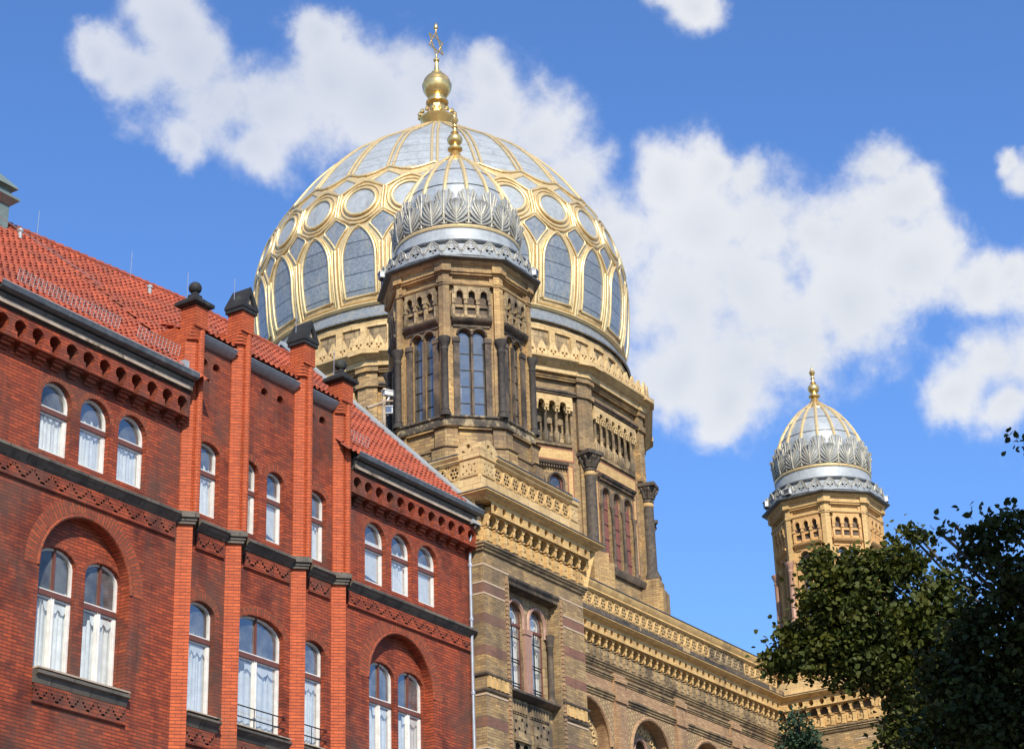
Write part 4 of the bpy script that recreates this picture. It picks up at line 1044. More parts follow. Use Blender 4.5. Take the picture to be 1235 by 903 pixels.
# ---- the dome itself
PZ = [32.0, 33.0, 33.5, 34.0, 35.0, 36.0, 37.0, 38.0, 39.0, 40.0, 41.0, 41.5, 42.0, 42.5, 43.0, 43.5, 43.9]
PR = [6.80, 6.93, 7.05, 7.13, 7.20, 7.20, 7.05, 6.70, 6.10, 5.40, 4.50, 3.92, 3.20, 2.50, 1.80, 1.10, .50]
def sr(z):
    # smooth (Catmull-Rom) radius
    for i in range(len(PZ) - 1):
        if z <= PZ[i + 1] or i == len(PZ) - 2: break
    t = (z - PZ[i]) / (PZ[i + 1] - PZ[i]); h = PZ[i + 1] - PZ[i]
    sl = lambda j: (PR[min(j + 1, len(PR) - 1)] - PR[max(j - 1, 0)]) / (PZ[min(j + 1, len(PZ) - 1)] - PZ[max(j - 1, 0)])
    m0, m1 = sl(i) * h, sl(i + 1) * h
    return (2*t**3 - 3*t*t + 1) * PR[i] + (t**3 - 2*t*t + t) * m0 + (-2*t**3 + 3*t*t) * PR[i + 1] + (t**3 - t*t) * m1
def sp(k, z, off=0.0):
    r = sr(z); d = (sr(z + .05) - sr(z - .05)) / .1
    q = math.hypot(1, d); r2, z2 = r + off / q, z - off * d / q
    a = rad(k); return (DC[0] - r2 * math.cos(a), DC[1] - r2 * math.sin(a), z2)
KC = 10.8; ND = 24; DK = 15.0
b = MB(); zs = [32.95 + i * (38.62 - 32.95) / 26 for i in range(27)]
b.lathe((DC[0], DC[1], 0), [(sr(z), z) for z in zs], 120)
shell = sput('great_dome', b, M['gold'])
shell['label'] = 'great dome with gilt tracery over grey panels'
b = MB(); zs = [38.6 + i * (43.85 - 38.6) / 30 for i in range(31)]
b.lathe((DC[0], DC[1], 0), [(sr(z), z) for z in zs] + [(0, 43.9)], 120)
sput('upper_shell', b, M['zinc_seam'], shell)
WORLD[shell.name] = WORLD[SY.name]
def patch(name, kc, fhw, z0, z1, mat, off, rows=14, cols=6, seams=True):
    b = MB(); P = []
    for i in range(rows + 1):
        z = z0 + (z1 - z0) * i / rows; hw = max(fhw(z), .01)
        for j in range(cols + 1): P.append(sp(kc + hw * (2 * j / cols - 1), z, off))
    c = cols + 1
    b.add(P, [(i * c + j, i * c + j + 1, (i + 1) * c + j + 1, (i + 1) * c + j) for i in range(rows) for j in range(cols)])
    return b
def outline(kc, fhw, z0, z1, off, n=16, scale=1.0, bottom=True):
    zz = [z0 + (z1 - z0) * (.5 - .5 * math.cos(math.pi * i / n)) for i in range(n + 1)]
    return [sp(kc - fhw(z) * scale, z, off) for z in zz] + [sp(kc + fhw(z) * scale, z, off) for z in reversed(zz)]
def hw_win(z): return 5.0 + .25 * min(1, (z - 33.3) / 1.0) if z < 34.7 else 5.25 * max(0, 1 - ((z - 34.7) / 1.30) ** 2.0) ** .75
def hw_circ(z): return 5.0 * math.sqrt(max(0, 1 - ((z - 37.06) / .60) ** 2))
def hw_rh(z): return 4.6 * max(0, 1 - abs(z - 38.03) / (.37 if z > 38.03 else .40))
def hw_kite(z): return 4.3 * (max(0, (z - 35.25) / .80) ** 1.25 if z < 36.05 else max(0, 1 - (z - 36.05) / .42))
def dome_piece(name, kc, fhw, z0, z1, mats, fr_r, rows=14, cols=6, lines=None):
    b = patch(name, kc, fhw, z0, z1, mats, .012, rows, cols)
    o = build(name, b, M[mats], shell, origin=(DC[0], DC[1], 0), sharp=60)
    t = MB(); t.tube(outline(kc, fhw, z0, z1, .02), fr_r, 7, closed=True)
    t.tube(outline(kc, lambda z: fhw(z) , z0, z1, .0), fr_r * .1, 3, closed=True) if False else None
    return o, t
def polar_copies(objs, n=ND, step=DK, skip=()):
    out = []
    for o in objs:
        for i in range(1, n):
            c = o.copy(); COL.objects.link(c); c.rotation_euler = (0, 0, rad(step * i)); out.append(c)
    return out
base = []
O3 = (DC[0], DC[1], 0)
b = patch('', KC, hw_win, 33.28, 35.98, None, .012, 20, 6); base.append(build('arched_panel', b, M['zinc_blue_seam'], shell, origin=O3, sharp=60))
t = MB(); t.tube(outline(KC, hw_win, 33.28, 35.98, .03, 20), .052, 8, closed=True); t.tube(outline(KC, lambda z: hw_win(z) + .75 if z < 35.9 else hw_win(35.9) + .75, 33.28, 35.9, .015, 16), .035, 6)
t.tube(outline(KC, lambda z: hw_win(max(z - .06, 33.3)) + .9 , 33.30, 36.22, .02, 20), .05, 7, closed=True) if False else None
base.append(build('arched_frame', t, M['gold'], shell, origin=O3, sharp=60))
b = patch('', KC, hw_circ, 36.462, 37.658, None, .02, 16, 6); base.append(build('round_panel', b, M['zinc'], shell, origin=O3, sharp=60))
t = MB(); t.tube(outline(KC, hw_circ, 36.461, 37.659, .04, 18), .06, 8, closed=True); t.tube(outline(KC, lambda z: 6.3 * math.sqrt(max(0, 1 - ((z - 37.06) / .80) ** 2)), 36.27, 37.85, .02, 18), .04, 7, closed=True)
base.append(build('round_frame', t, M['gold'], shell, origin=O3, sharp=60))
KR = KC + 7.5
b = patch('', KR, hw_rh, 37.64, 38.40, None, .014, 12, 4); base.append(build('lozenge_panel', b, M['zinc'], shell, origin=O3, sharp=60))
t = MB(); t.tube([sp(KR, 37.60, .03), sp(KR + 4.8, 38.02, .03), sp(KR, 38.43, .03), sp(KR - 4.8, 38.02, .03)], .036, 7, closed=True)
t.tube([sp(KR - 7.5, 38.38, .03), sp(KR - 4.5, 38.46, .03), sp(KR, 38.72, .03), sp(KR + 4.5, 38.46, .03), sp(KR + 7.5, 38.38, .03)], .05, 8)
t.tube([sp(KR, 37.58, .03), sp(KR + 5.6, 38.0, .03), sp(KR + 7.5, 38.06, .03)], .05, 7); t.tube([sp(KR, 37.58, .03), sp(KR - 5.6, 38.0, .03), sp(KR - 7.5, 38.06, .03)], .05, 7)
for s in (-.45, .45): t.tube([sp(KR + s, 36.52, .03), sp(KR + s, 37.0, .03), sp(KR + s, 37.58, .03)], .05, 7)
base.append(build('lozenge_frame', t, M['gold'], shell, origin=O3, sharp=60))
b = patch('', KR, hw_kite, 35.25, 36.47, None, .014, 14, 4); base.append(build('kite_panel', b, M['zinc_blue'], shell, origin=O3, sharp=60))
t = MB(); t.tube(outline(KR, hw_kite, 35.25, 36.47, .03, 14), .036, 7, closed=True)
t.tube([sp(KR, 36.56, .03), sp(KR + 5.2, 36.14, .03), sp(KR + 7.5, 36.10, .03)], .055, 7); t.tube([sp(KR, 36.56, .03), sp(KR - 5.2, 36.14, .03), sp(KR - 7.5, 36.10, .03)], .055, 7)
base.append(build('kite_frame', t, M['gold'], shell, origin=O3, sharp=60))
t = MB()
for s in (-1.1, 1.1): t.tube([sp(KR + s, 33.05 + i * .2, .02) for i in range(12)], .04, 7)
t.tube([sp(KR, 33.0 + i * .2, .04) for i in range(12)], .06, 8)
base.append(build('dome_mullion', t, M['gold'], shell, origin=O3, sharp=60))
t = MB()
def rs_(z): return .085 * min(1, sr(z) / 3.0 + .25)
for s in (-.105, .105):
    pts = []; rr = []
    for i in range(26):
        z = 38.7 + (43.6 - 38.7) * i / 25; r = sr(z); q = s * min(1, r / 2.5 + .2); pts.append(sp(KR + math.degrees(q / r), z, .03)); rr.append(.052 * min(1, r / 2.5 + .25))
    t.tube(pts, rr, 7)
base.append(build('dome_rib', t, M['gold'], shell, origin=O3, sharp=60))
b = MB()
P = [sp(KC + j * 5.4 / 3, z, .02) for z in (33.06, 33.2) for j in (-3, -2, -1, 0, 1, 2, 3)]
b.add(P, [(j, j + 1, j + 8, j + 7) for j in range(6)]); base.append(build('foot_panel', b, M['terra_pale'], shell, origin=O3, sharp=60))
polar_copies(base)
b = MB(); b.lathe(O3, [(6.85, 32.86), (7.0, 32.88), (7.06, 32.93), (7.04, 32.99), (6.95, 33.03), (7.02, 33.06)], 120); sput('base_ring', b, M['gold'], shell)
# ---- finial
b = MB(); c = (DC[0], DC[1], 0)
b.lathe(c, [(.62, 43.70), (.70, 43.78), (.62, 43.85), (.50, 43.92), (.52, 43.98), (.72, 44.20), (.76, 44.30), (.70, 44.36), (.42, 44.38)], 8, rot=8)
b.lathe(c, [(.40, 44.36), (.34, 44.42), (.32, 44.98), (.36, 45.0)], 8, rot=8)
b.lathe(c, [(.36, 45.0), (.46, 45.04), (.46, 45.12), (.40, 45.16), (.33, 45.18), (.33, 45.34), (.42, 45.40)], 24)
b.lathe(c, [(.33, 45.34)] + [(.60 * math.sin(rad(a)), 45.86 - .60 * math.cos(rad(a))) for a in range(32, 96, 8)] + [(.605, 45.92)] + [(.575 * math.sin(rad(a)), 45.90 - .58 * math.cos(rad(a))) for a in range(96, 168, 9)] + [(.13, 46.47)], 32)
b.lathe(c, [(.12, 46.44), (.21, 46.46), (.22, 46.52), (.16, 46.56), (.12, 46.6), (.06, 47.0), (.06, 47.06), (.12, 47.08), (.13, 47.14), (.07, 47.18), (.04, 47.24), (.04, 47.40)], 16)
bud = MB(); bud.lathe(c, [(.03, 48.38), (.06, 48.42), (.04, 48.46), (.03, 48.60), (.09, 48.66), (.10, 48.74), (.05, 48.86), (.0, 48.96)], 12)
fin = sput('dome_finial', b, M['gold_pure']); sput('finial_bud', bud, M['gold_pure'], fin)
b = MB()
for i in range(16):
    a = 2 * math.pi * i / 16; b.lathe((c[0] + .72 * math.cos(a), c[1] + .72 * math.sin(a), 44.36), [(.0, .0), (.09, .04), (.10, .12), (.05, .2), (0, .23)], 7)
sput('finial_crown', b, M['gold_pure'], fin)
b = MB(); sc = (DC[0], DC[1], 47.90); R_ = .56
for ph in (90, 270):
    tri = [(sc[0] + R_ * math.cos(rad(ph + q)), sc[1], sc[2] + R_ * math.sin(rad(ph + q)) * 1.0) for q in (0, 120, 240)]
    for i in range(3): b.tube([tri[i], tri[(i + 1) % 3]], .030, 6)
sput('star_of_david', b, M['gold_pure'], fin)
# ================================================================== the two octagonal corner towers
OT = math.tan(rad(22.5))
def leaf_mesh(h, hw, curl):
    """acanthus leaf: a lobed, ribbed blade that curls outward at the top"""
    b = MB(); rows = 9
    def pos(u, t, lift=0):
        out = .02 + .07 * math.sin(t * 2.6) + curl * max(0, t - .62) ** 2 * 3.0 + lift - .13 * t * (h > 1) - .10 * abs(u) ** 2 / max(hw, .01)
        return F0(u, h * (t - .55 * max(0, t - .86)), out)
    # backing blade
    P = []
    for i in range(rows + 1):
        t = i / rows; w = hw * (.62 + .38 * math.sin(min(1, t * 1.25) * math.pi * .62)) * (1 if t < .8 else max(.25, 1 - ((t - .8) / .2) ** 2 * .75))
        P += [pos(-w, t), pos(-w * .5, t, .02), pos(0, t, .045), pos(w * .5, t, .02), pos(w, t)]
    b.add(P, [(i * 5 + j, i * 5 + j + 1, i * 5 + j + 6, i * 5 + j + 5) for i in range(rows) for j in range(4)], 0)
    # fingers fanning from the midrib
    for s in (-1, 1):
        for j in range(5):
            t0 = .02 + .11 * j; pts = []; rr = []
            for q in range(5):
                f = q / 4; u = s * (.012 + hw * 1.06 * math.sin(f * (1.45 - .16 * j)) * (1 - .07 * j)); t = t0 * .8 + f * (.20 + .10 * j) + .05 * f * f
                pts.append(pos(u * (1 if t < .86 else .8), min(t, 1.0), .045 - .02 * f)); rr.append(.033 * (.75 + .5 * f * (1.2 - f)))
            b.tube(pts, rr, 5, 1)
    b.tube([pos(0, i / 8, .055) for i in range(9)], [.035, .034, .033, .032, .03, .03, .032, .038, .03], 6, 1)
    return b
def leaf_proto(name, h, hw, curl):
    return Proto(lambda: local(name, leaf_mesh(h, hw, curl), [M['zinc_mat'], M['zinc_relief']], sharp=60))
LEAF_U = leaf_proto('acanthus_leaf', 1.29, .345, .24); LEAF_L = leaf_proto('acanthus_leaf', .86, .335, .26)
def zfleur():
    hw = .27
    out = [(-hw, 0), (hw, 0), (hw, .14), (hw * .80, .22), (hw * .66, .34), (0, .50), (-hw * .66, .34), (-hw * .80, .22), (-hw, .14)]
    inn = offset_poly(out, .035)
    hs = [circ(-.075, .185, .045, 7), circ(.075, .185, .045, 7), circ(0, .10, .04, 7)]
    b = MB(); b.plate(F0, out, hs, -.04, 0, 0, mh=1)
    b.tube([F0(u, v, .005) for u, v in out[2:]], .022, 5, 2); b.tube([F0(u, v, .005) for u, v in circ(0, .30, .10, 10)], .016, 5, 2, closed=True)
    for s in (-1, 1): b.tube([F0(s * u, v, .005) for u, v in arc(.0, .02, hw * .92, 20, 80, 6, .30)], .016, 5, 2)
    b.panel(F0, hs[0], -.035, 1); b.panel(F0, hs[1], -.035, 1); b.panel(F0, hs[2], -.035, 1)
    return local('zinc_fleuron', b, [M['zinc_mat'], M['iron'], M['zinc_relief']], sharp=25)
ZFL = Proto(zfleur)
def twin_light():
    hw, h, zs = .185, 2.78, 2.60
    def mk():
        out = arch(0, 0, hw, zs, .18, 10); inn = offset_poly(out, .028); b = MB(); b.plate(F0, out, [inn], -.05, 0)
        w = local('tower_window', b, M['brown_stone'])
        t = MB()
        for z in (.50, 1.02, 1.54, 2.06): t.box(F0, -hw + .02, hw - .02, z - .014, z + .014, -.035, -.005)
        local('glazing_bar', t, M['iron'], w)
        t = MB(); t.panel(F0, inn, -.025); local('pane', t, M['pane_tower'], w); return w
    return Proto(mk)
def tower(T, brickm, panelm, colm, darkm, capm):
    R0 = 2.18; ap = R0 * math.cos(rad(22.5)); W = ap * OT            # pier face apothem, half width
    KT = [-45, 0, 45, 90, 135, 180, 225, 270]
    aw = ap - .13; Ww = aw * OT
    b = MB()
    for k in KT:
        fr = polyF(T, k, aw)
        hs = [arch(c, 23.95, .19, 26.56, .19, 10) for c in (-.215, .215)]
        b.plate(fr, rect(-Ww - .01, Ww + .01, 20.8, 28.5), hs, -.22, 0)
    b.lathe((T[0], T[1], 0), [(1.5, 23.6), (1.5, 23.9), (0, 23.9)], 16, 1)
    tw = sput('tower_wall', b, [M[brickm], M['dark']])
    tw['label'] = 'octagonal tower shaft, ' + ('sooty brown brick' if T[0] < 60 else 'clean yellow brick')
    TW = twin_light()
    colon = Proto(lambda: local('tower_column', (lambda b: (b.lathe((0, 0, 0), [(.16, 0), (.16, .10), (.12, .16), (.13, .20), (.105, .24), (.10, 2.05), (.12, 2.08), (.12, 2.12), (.10, 2.15), (.12, 2.25), (.19, 2.40), (.19, 2.46), (0, 2.46)], 14), b)[1])(MB()), M[colm]))
    for k in KT:
        a = rad(k + 22.5); vx = (T[0] - R0 * math.cos(a), T[1] - R0 * math.sin(a))
        fr, fn = polyF(T, k, ap), polyF(T, k + 45, ap)
        def pxy(hw, e, back=-.3):
            A = fr(W - hw, 0, back); B = fr(W - hw, 0, e); Cn = fr(W + e * OT, 0, e); D = fn(-W + hw, 0, e); E_ = fn(-W + hw, 0, back)
            return [(p.x, p.y) for p in (A, B, Cn, D, E_)]
        b = MB(); b.prism(pxy(.17, .02), 26.42, 28.1); b.prism(pxy(.20, -.06), 23.9, 26.42); b.prism(pxy(.22, .05), 28.1, 28.2); b.prism(pxy(.17, .02), 28.2, 28.44); b.prism(pxy(.22, .13), 28.52, 28.85)
        sput('tower_pier', b, M[brickm])
        colon.put(SY, F((vx[0], vx[1], 0), k + 22.5), 0, 23.92, -.0)
        b = MB(); b.prism(pxy(.32, .10), 22.2, 23.55); b.prism(pxy(.36, .22), 20.9, 22.9); b.prism(pxy(.36, .18), 23.55, 23.62, xy2=pxy(.2, .02)); b.prism(pxy(.40, .27), 22.9, 22.97, xy2=pxy(.3, .1)); sput('base_buttress', b, M['ochre_base'])
    for k in KT:
        fr, fw = polyF(T, k, ap), polyF(T, k, aw)
        vis = k in (-45, 0, 45, 90)
        if vis:
            for c in (-.215, .215): TW.put(SY, fw, c, 23.95, -.10)
            b = MB()
            for c in (-.47, .47):       # jambs
                b.box(fw, c - .09, c + .09, 23.95, 26.3, 0, .07); b.box(fw, c - .11, c + .11, 26.3, 26.45, 0, .10)
            b.box(fw, -.035, .035, 23.95, 26.5, -.05, .03)
            for c in (-.215, .215): b.tube([fw(u, v, .03) for u, v in arc(c, 26.56, .215, 0, 180, 10, .215)], .035, 6)
            sput('window_jamb', b, M[darkm], sharp=25)
            b = MB(); b.mould(fw, [(0, 26.88), (.10, 26.90), (.20, 26.98), (.22, 27.04), (0, 27.08)], -.60, .60); b.box(fw, -.55, .55, 26.80, 26.88, 0, .05); sput('window_lintel', b, M[darkm])
            # blind gallery: three sunk panels under a row of small arches
            hs = [rect(c - .13, c + .13, 27.2, 27.42) for c in (-.36, 0, .36)]
            b = MB(); b.plate(fw, rect(-.62, .62, 27.1, 27.5), hs, -.0, .08, 0); b.panel(fw, rect(-.6, .6, 27.1, 27.5), .01, 1)
            for c in (-.54, -.18, .18, .54):
                b.box(fw, c - .04, c + .04, 27.12, 27.95, .08, .15); b.box(fw, c - .055, c + .055, 27.5, 27.58, .08, .18); b.box(fw, c - .05, c + .05, 27.02, 27.10, .02, .14)
            for c in (-.36, 0, .36):
                lip = arc(c, 27.80, .115, 180, 0, 10, .13)
                b.plate(fw, [(c - .18, 27.64), (c - .115, 27.64)] + lip + [(c + .115, 27.64), (c + .18, 27.64), (c + .18, 28.06), (c - .18, 28.06)], [], -.0, .17, 0, mh=1)
                b.tube([fw(x, y, .172) for x, y in [(c - .115, 27.64)] + lip + [(c + .115, 27.64)]], .020, 5)
                b.plate(fw, circ(c, 27.985, .035, 6), [], .1, .185)
                for s in (-1, 1): b.lathe(tuple(fw(c + s * .155, 27.52, .15)), [(0, 0), (.03, .02), (.025, .08), (.045, .14)], 6)
            b.panel(fw, rect(-.55, .55, 27.55, 28.0), .012, 1)
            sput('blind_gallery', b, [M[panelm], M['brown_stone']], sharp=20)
            b = MB(); b.mould(fr, [(-.14, 23.62), (.02, 23.64), (.04, 23.7), (.02, 23.86), (.08, 23.9), (.08, 23.95), (-.14, 23.97)], -W, W); sput('window_sill', b, M['sooty_sill'])
        b = MB(); b.mould(fr, [(-.14, 28.08), (.02, 28.10), (.05, 28.14), (.05, 28.18), (-.14, 28.2)], -W, W, OT, OT)
        b.plate(fr, rect(-W, W, 28.18, 28.46), [rect(-W + .28, W - .28, 28.24, 28.40)], -.14, -.04); b.panel(fr, rect(-W, W, 28.2, 28.44), -.10)
        b.mould(fr, [(-.14, 28.44), (.04, 28.45), (.03, 28.49), (.08, 28.52), (.08, 28.58), (.05, 28.59), (.05, 28.72), (.12, 28.76), (.16, 28.83), (.16, 28.88), (-.14, 28.9)], -W, W, OT, OT)
        sput('tower_cornice', b, M[brickm])
        b = MB(); b.mould(fr, [(-.2, 28.90), (.30, 28.86), (.34, 28.88), (.34, 28.93), (-.2, 29.0)], -W, W, OT, OT); sput('metal_eave', b, M['zinc_dark'])
        fb = polyF(T, k, ap + .10); hb = (ap + .1) * OT
        b = MB()
        for z0, z1, q in ((20.8, 22.85, .12), (22.9, 23.5, 0)): b.plate(fb, rect(-hb, hb, z0, z1), [], -.2, q - .1)
        b.mould(fr, [(-.1, 22.84), (.16, 22.86), (.16, 22.9), (-.1, 22.98)], -W, W, OT, OT); b.mould(fr, [(-.1, 23.5), (.10, 23.52), (.10, 23.56), (-.1, 23.64)], -W, W, OT, OT)
        sput('tower_base', b, M['ochre_base'])
    c = (T[0], T[1], 0)
    b = MB(); b.lathe(c, [(2.3, 28.95), (2.31, 29.0), (2.285, 29.36), (2.12, 29.45)], 48); sput('zinc_slope', b, M['zinc_mat'])
    for i in range(26): ZFL.put(SY, polyF(T, -110 + i * 14.0, 2.33), 0, 28.97, .0) if -110 + i * 14.0 < 190 else None
    b = MB(); b.lathe(c, [(2.10, 29.42), (2.20, 29.44), (2.24, 29.50), (2.20, 29.57), (2.08, 29.60), (2.02, 29.62)], 48); sput('zinc_torus', b, M['zinc_dark'])
    b = MB(); b.lathe(c, [(2.04, 29.60), (1.97, 29.66), (1.90, 30.08), (1.92, 30.1)], 48); sput('zinc_drum', b, M['zinc'])
    b = MB(); b.lathe(c, [(1.86, 30.08), (1.93, 30.10), (1.95, 30.15), (1.93, 30.20), (1.84, 30.24)], 48); sput('gold_ring', b, M['gold'])
    pz = [(1.80, 30.2), (1.80, 30.8), (1.77, 31.2), (1.68, 31.6), (1.52, 32.0), (1.28, 32.4), (.98, 32.8), (.70, 33.1), (.46, 33.3), (.22, 33.5)]
    b = MB(); b.lathe(c, pz, 64); dm = sput('tower_dome', b, M['zinc_bright'])
    dm['label'] = 'small ribbed zinc dome of a corner tower'
    for i in range(16):
        k = 22.5 * i; a = rad(k); t = MB(); pts = []; rr = []
        for r, z in pz[1:]: pts.append((c[0] - (r + .02) * math.cos(a), c[1] - (r + .02) * math.sin(a), z)); rr.append(.065 if r > .6 else .05)
        t.tube(pts, rr, 7); sput('tower_rib', t, M['gold'], dm)
        if -90 <= (k if k < 200 else k - 360) <= 180:
            kk = k if k < 200 else k - 360
            LEAF_U.put(SY, polyF(T, kk, 1.80), 0, 30.24, .02); LEAF_L.put(SY, polyF(T, kk + 11.25, 1.82), 0, 30.22, .03)
    t = MB()
    for z, r in ((31.75, 1.64), (32.5, 1.22)): t.lathe(c, [(r + .0, z - .01), (r + .015, z), (r - .01, z + .012)], 48)
    sput('seam_ring', t, M['zinc_dark'], dm)
    b = MB(); b.lathe(c, [(.68, 33.10), (.66, 33.18), (.52, 33.26), (.46, 33.34), (.33, 33.47), (.22, 33.60), (.15, 33.72), (.125, 33.80), (.23, 33.84), (.24, 33.89), (.13, 33.93), (.12, 34.0)] + [(.245 * math.sin(rad(q)), 34.20 - .22 * math.cos(rad(q))) for q in range(35, 160, 15)] + [(.09, 34.44), (.13, 34.47), (.06, 34.52), (.05, 34.62), (.10, 34.66), (.05, 34.70), (.045, 34.76), (.09, 34.82), (.13, 34.92), (.10, 34.99), (.04, 35.02), (.05, 35.1), (0, 35.2)], 16)
    sput('tower_finial', b, M['gold_pure'])
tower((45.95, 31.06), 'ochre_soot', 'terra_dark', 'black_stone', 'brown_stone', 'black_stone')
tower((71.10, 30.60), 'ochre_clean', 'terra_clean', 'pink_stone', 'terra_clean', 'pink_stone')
# ================================================================== cameras and flood lights
def cctv():
    t = root('security_camera', 'white security camera on the pale post beside the sooty tower', 'security camera', (44.0, 32.3, 24.9))
    b = MB(); fr = F((44.0, 32.3, 0), 62)
    b.box(fr, -.14, .40, 25.10, 25.24, -.08, .08); b.box(fr, -.18, .44, 25.24, 25.265, -.1, .1); build('housing', b, M['plastic'], t)
    b = MB(); b.box(fr, .40, .43, 25.11, 25.23, -.07, .07); build('lens_window', b, M['iron'], t)
    b = MB(); b.tube([fr(0.05, 25.1, 0), fr(-.02, 24.95, 0), fr(-.12, 24.9, 0)], .03, 6); build('bracket', b, M['plastic'], t)
cctv()
def mast():
    t = root('equipment_mast', 'pale post with side arm that carries the security camera and box floodlight', 'mast', (43.85, 32.35, 21.0))
    b = MB(); b.tube([(43.85, 32.35, 21.0), (43.85, 32.35, 24.95)], .06, 10); build('post', b, M['sill'], t)
    b = MB(); b.tube([(43.85, 32.35, 24.85), (43.3, 32.55, 24.55)], .045, 8); b.tube([(43.85, 32.35, 24.9), (44.1, 32.2, 24.95)], .035, 6); build('side_arm', b, M['sill'], t)
mast()
def flood(name_label, p, k, s=.26):
    t = root('floodlight', name_label, 'floodlight', p, 'white floodlights on the tower eaves and mast')
    fr = F(p, k); b = MB(); b.box(fr, -s / 2, s / 2, .02, s * .75, -.06, .07); b.box(fr, -s / 2 - .015, s / 2 + .015, s * .75, s * .82, -.08, .10); build('lamp_housing', b, M['plastic'], t)
    b = MB(); b.box(fr, -s / 2 + .03, s / 2 - .03, .05, s * .7, .071, .08); build('lamp_glass', b, M['pane_tower'], t)
    b = MB(); b.box(fr, -.03, .03, -.06, .02, -.05, .05); build('bracket', b, M['iron'], t)
flood('square box floodlight on the mast below the security camera', (43.98, 32.3, 24.5), 30, .3)
def on_ring(T, k, r=2.42, z=29.0): return (T[0] - r * math.cos(rad(k)), T[1] - r * math.sin(rad(k)), z)
T1, T2 = (45.95, 31.06), (71.10, 30.60)
flood('small white floodlight on the sooty tower eave above the security camera', on_ring(T1, -38), -38)
flood('small white floodlight on the sooty tower eave towards the yellow tower', on_ring(T1, 108), 108)
flood('white floodlight at the back corner of the yellow tower eave towards the dome', on_ring(T2, -50), -50, .3)
flood('white floodlight on the middle of the yellow tower eave', on_ring(T2, -12), -12, .3)
flood('white floodlight on the yellow tower eave directly above the treetop', on_ring(T2, 112), 112, .3)

# ================================================================== trees
def tree(name, label, base, trunk_h, blobs, leafsize, density, mat, seed, limbs=True, trunk_r=.2, squash=1.0):
    rng = np.random.default_rng(seed)
    t = root(name, label, 'tree', base)
    B = Vector(base)
    # limbs: from the trunk top to every blob, then twigs
    cen = Vector((sum(q[0] for q in blobs) / len(blobs), sum(q[1] for q in blobs) / len(blobs), 0))
    fork = Vector((B.x, B.y, trunk_h))
    b = MB(); n = 8
    b.tube([B + Vector((0, 0, -.1)), B + Vector((.03, .02, trunk_h * .4)), fork], [trunk_r * 1.25, trunk_r, trunk_r * .7], 10); build('trunk', b, M['bark'], t)
    b = MB()
    for q in blobs:
        c = Vector(q[:3]); mid = fork.lerp(c, .5) + Vector((0, 0, .35))
        b.tube([fork, mid, c], [trunk_r * .28, trunk_r * .16, .02], 6)
        for j in range(max(3, int(q[3] * 9))):
            d = Vector(rng.normal(size=3)).normalized() * q[3] * .95; d.z *= .8
            b.tube([c, c + d * .5 + Vector((0, 0, .05)), c + d], [.022, .013, .005], 4)
    build('branchwork', b, M['bark'], t, weld=False)
    # leaves: clumps at the twig ends, thinner toward the outside
    pts = []; cl = []
    for x, y, z, r in [q[:4] for q in blobs]:
        nc = max(2, int(density * r ** 2.2 * 150))
        d = rng.normal(size=(nc, 3)); d /= np.linalg.norm(d, axis=1)[:, None]
        rr = r * np.where(rng.random(nc) < .10, rng.uniform(1.0, 1.25, nc), rng.uniform(.05, 1.05, nc) ** .5)
        c = np.array((x, y, z)) + d * rr[:, None] * np.array((1, 1, .85))
        for cc in c:
            k = int(rng.integers(10, 26)); s = rng.uniform(.07, .20)
            pts.append(cc + np.clip(rng.normal(size=(k, 3)), -1.5, 1.5) * s * np.array((1, 1, .7))); cl.append(np.full(k, rng.random()))
    P = np.concatenate(pts); tone = np.clip(np.concatenate(cl) * .65 + rng.random(len(P)) * .35, 0, 1); n = len(P)
    nrm = rng.normal(size=(n, 3)) * 1.0 + np.array((-.1, -.1, .8)); nrm /= np.linalg.norm(nrm, axis=1)[:, None]
    ax = np.cross(nrm, rng.normal(size=(n, 3))); ax /= np.linalg.norm(ax, axis=1)[:, None]; bx = np.cross(nrm, ax)
    s = leafsize * rng.uniform(.65, 1.25, n)[:, None]
    # heart-ish leaf of 6 points folded along its midrib
    prof = [(-.55, 0, 0), (-.28, .42, .09), (.12, .40, .08), (.62, 0, -.06), (.12, -.40, .08), (-.28, -.42, .09)]
    V = np.stack([P + ax * s * a + bx * s * q + nrm * s * w for a, q, w in prof], 1).reshape(-1, 3) - np.array(base)
    me = bpy.data.meshes.new('crown'); base_i = np.arange(n)[:, None] * 6
    faces = np.concatenate([base_i + np.array([[0, 1, 2, 3]]), base_i + np.array([[0, 3, 4, 5]])], 1).reshape(-1, 4)
    me.vertices.add(len(V)); me.vertices.foreach_set('co', V.ravel())
    me.loops.add(faces.size); me.loops.foreach_set('vertex_index', faces.ravel().astype(np.int32))
    me.polygons.add(len(faces)); me.polygons.foreach_set('loop_start', np.arange(0, faces.size, 4, dtype=np.int32))
    me.update(calc_edges=True)
    uv = me.uv_layers.new(name='UVMap'); u = np.repeat(tone, 8); uv.data.foreach_set('uv', np.stack([u, u], 1).ravel())
    me.materials.append(M[mat]); o = bpy.data.objects.new('crown', me); COL.objects.link(o); o.parent = t
    return t, n
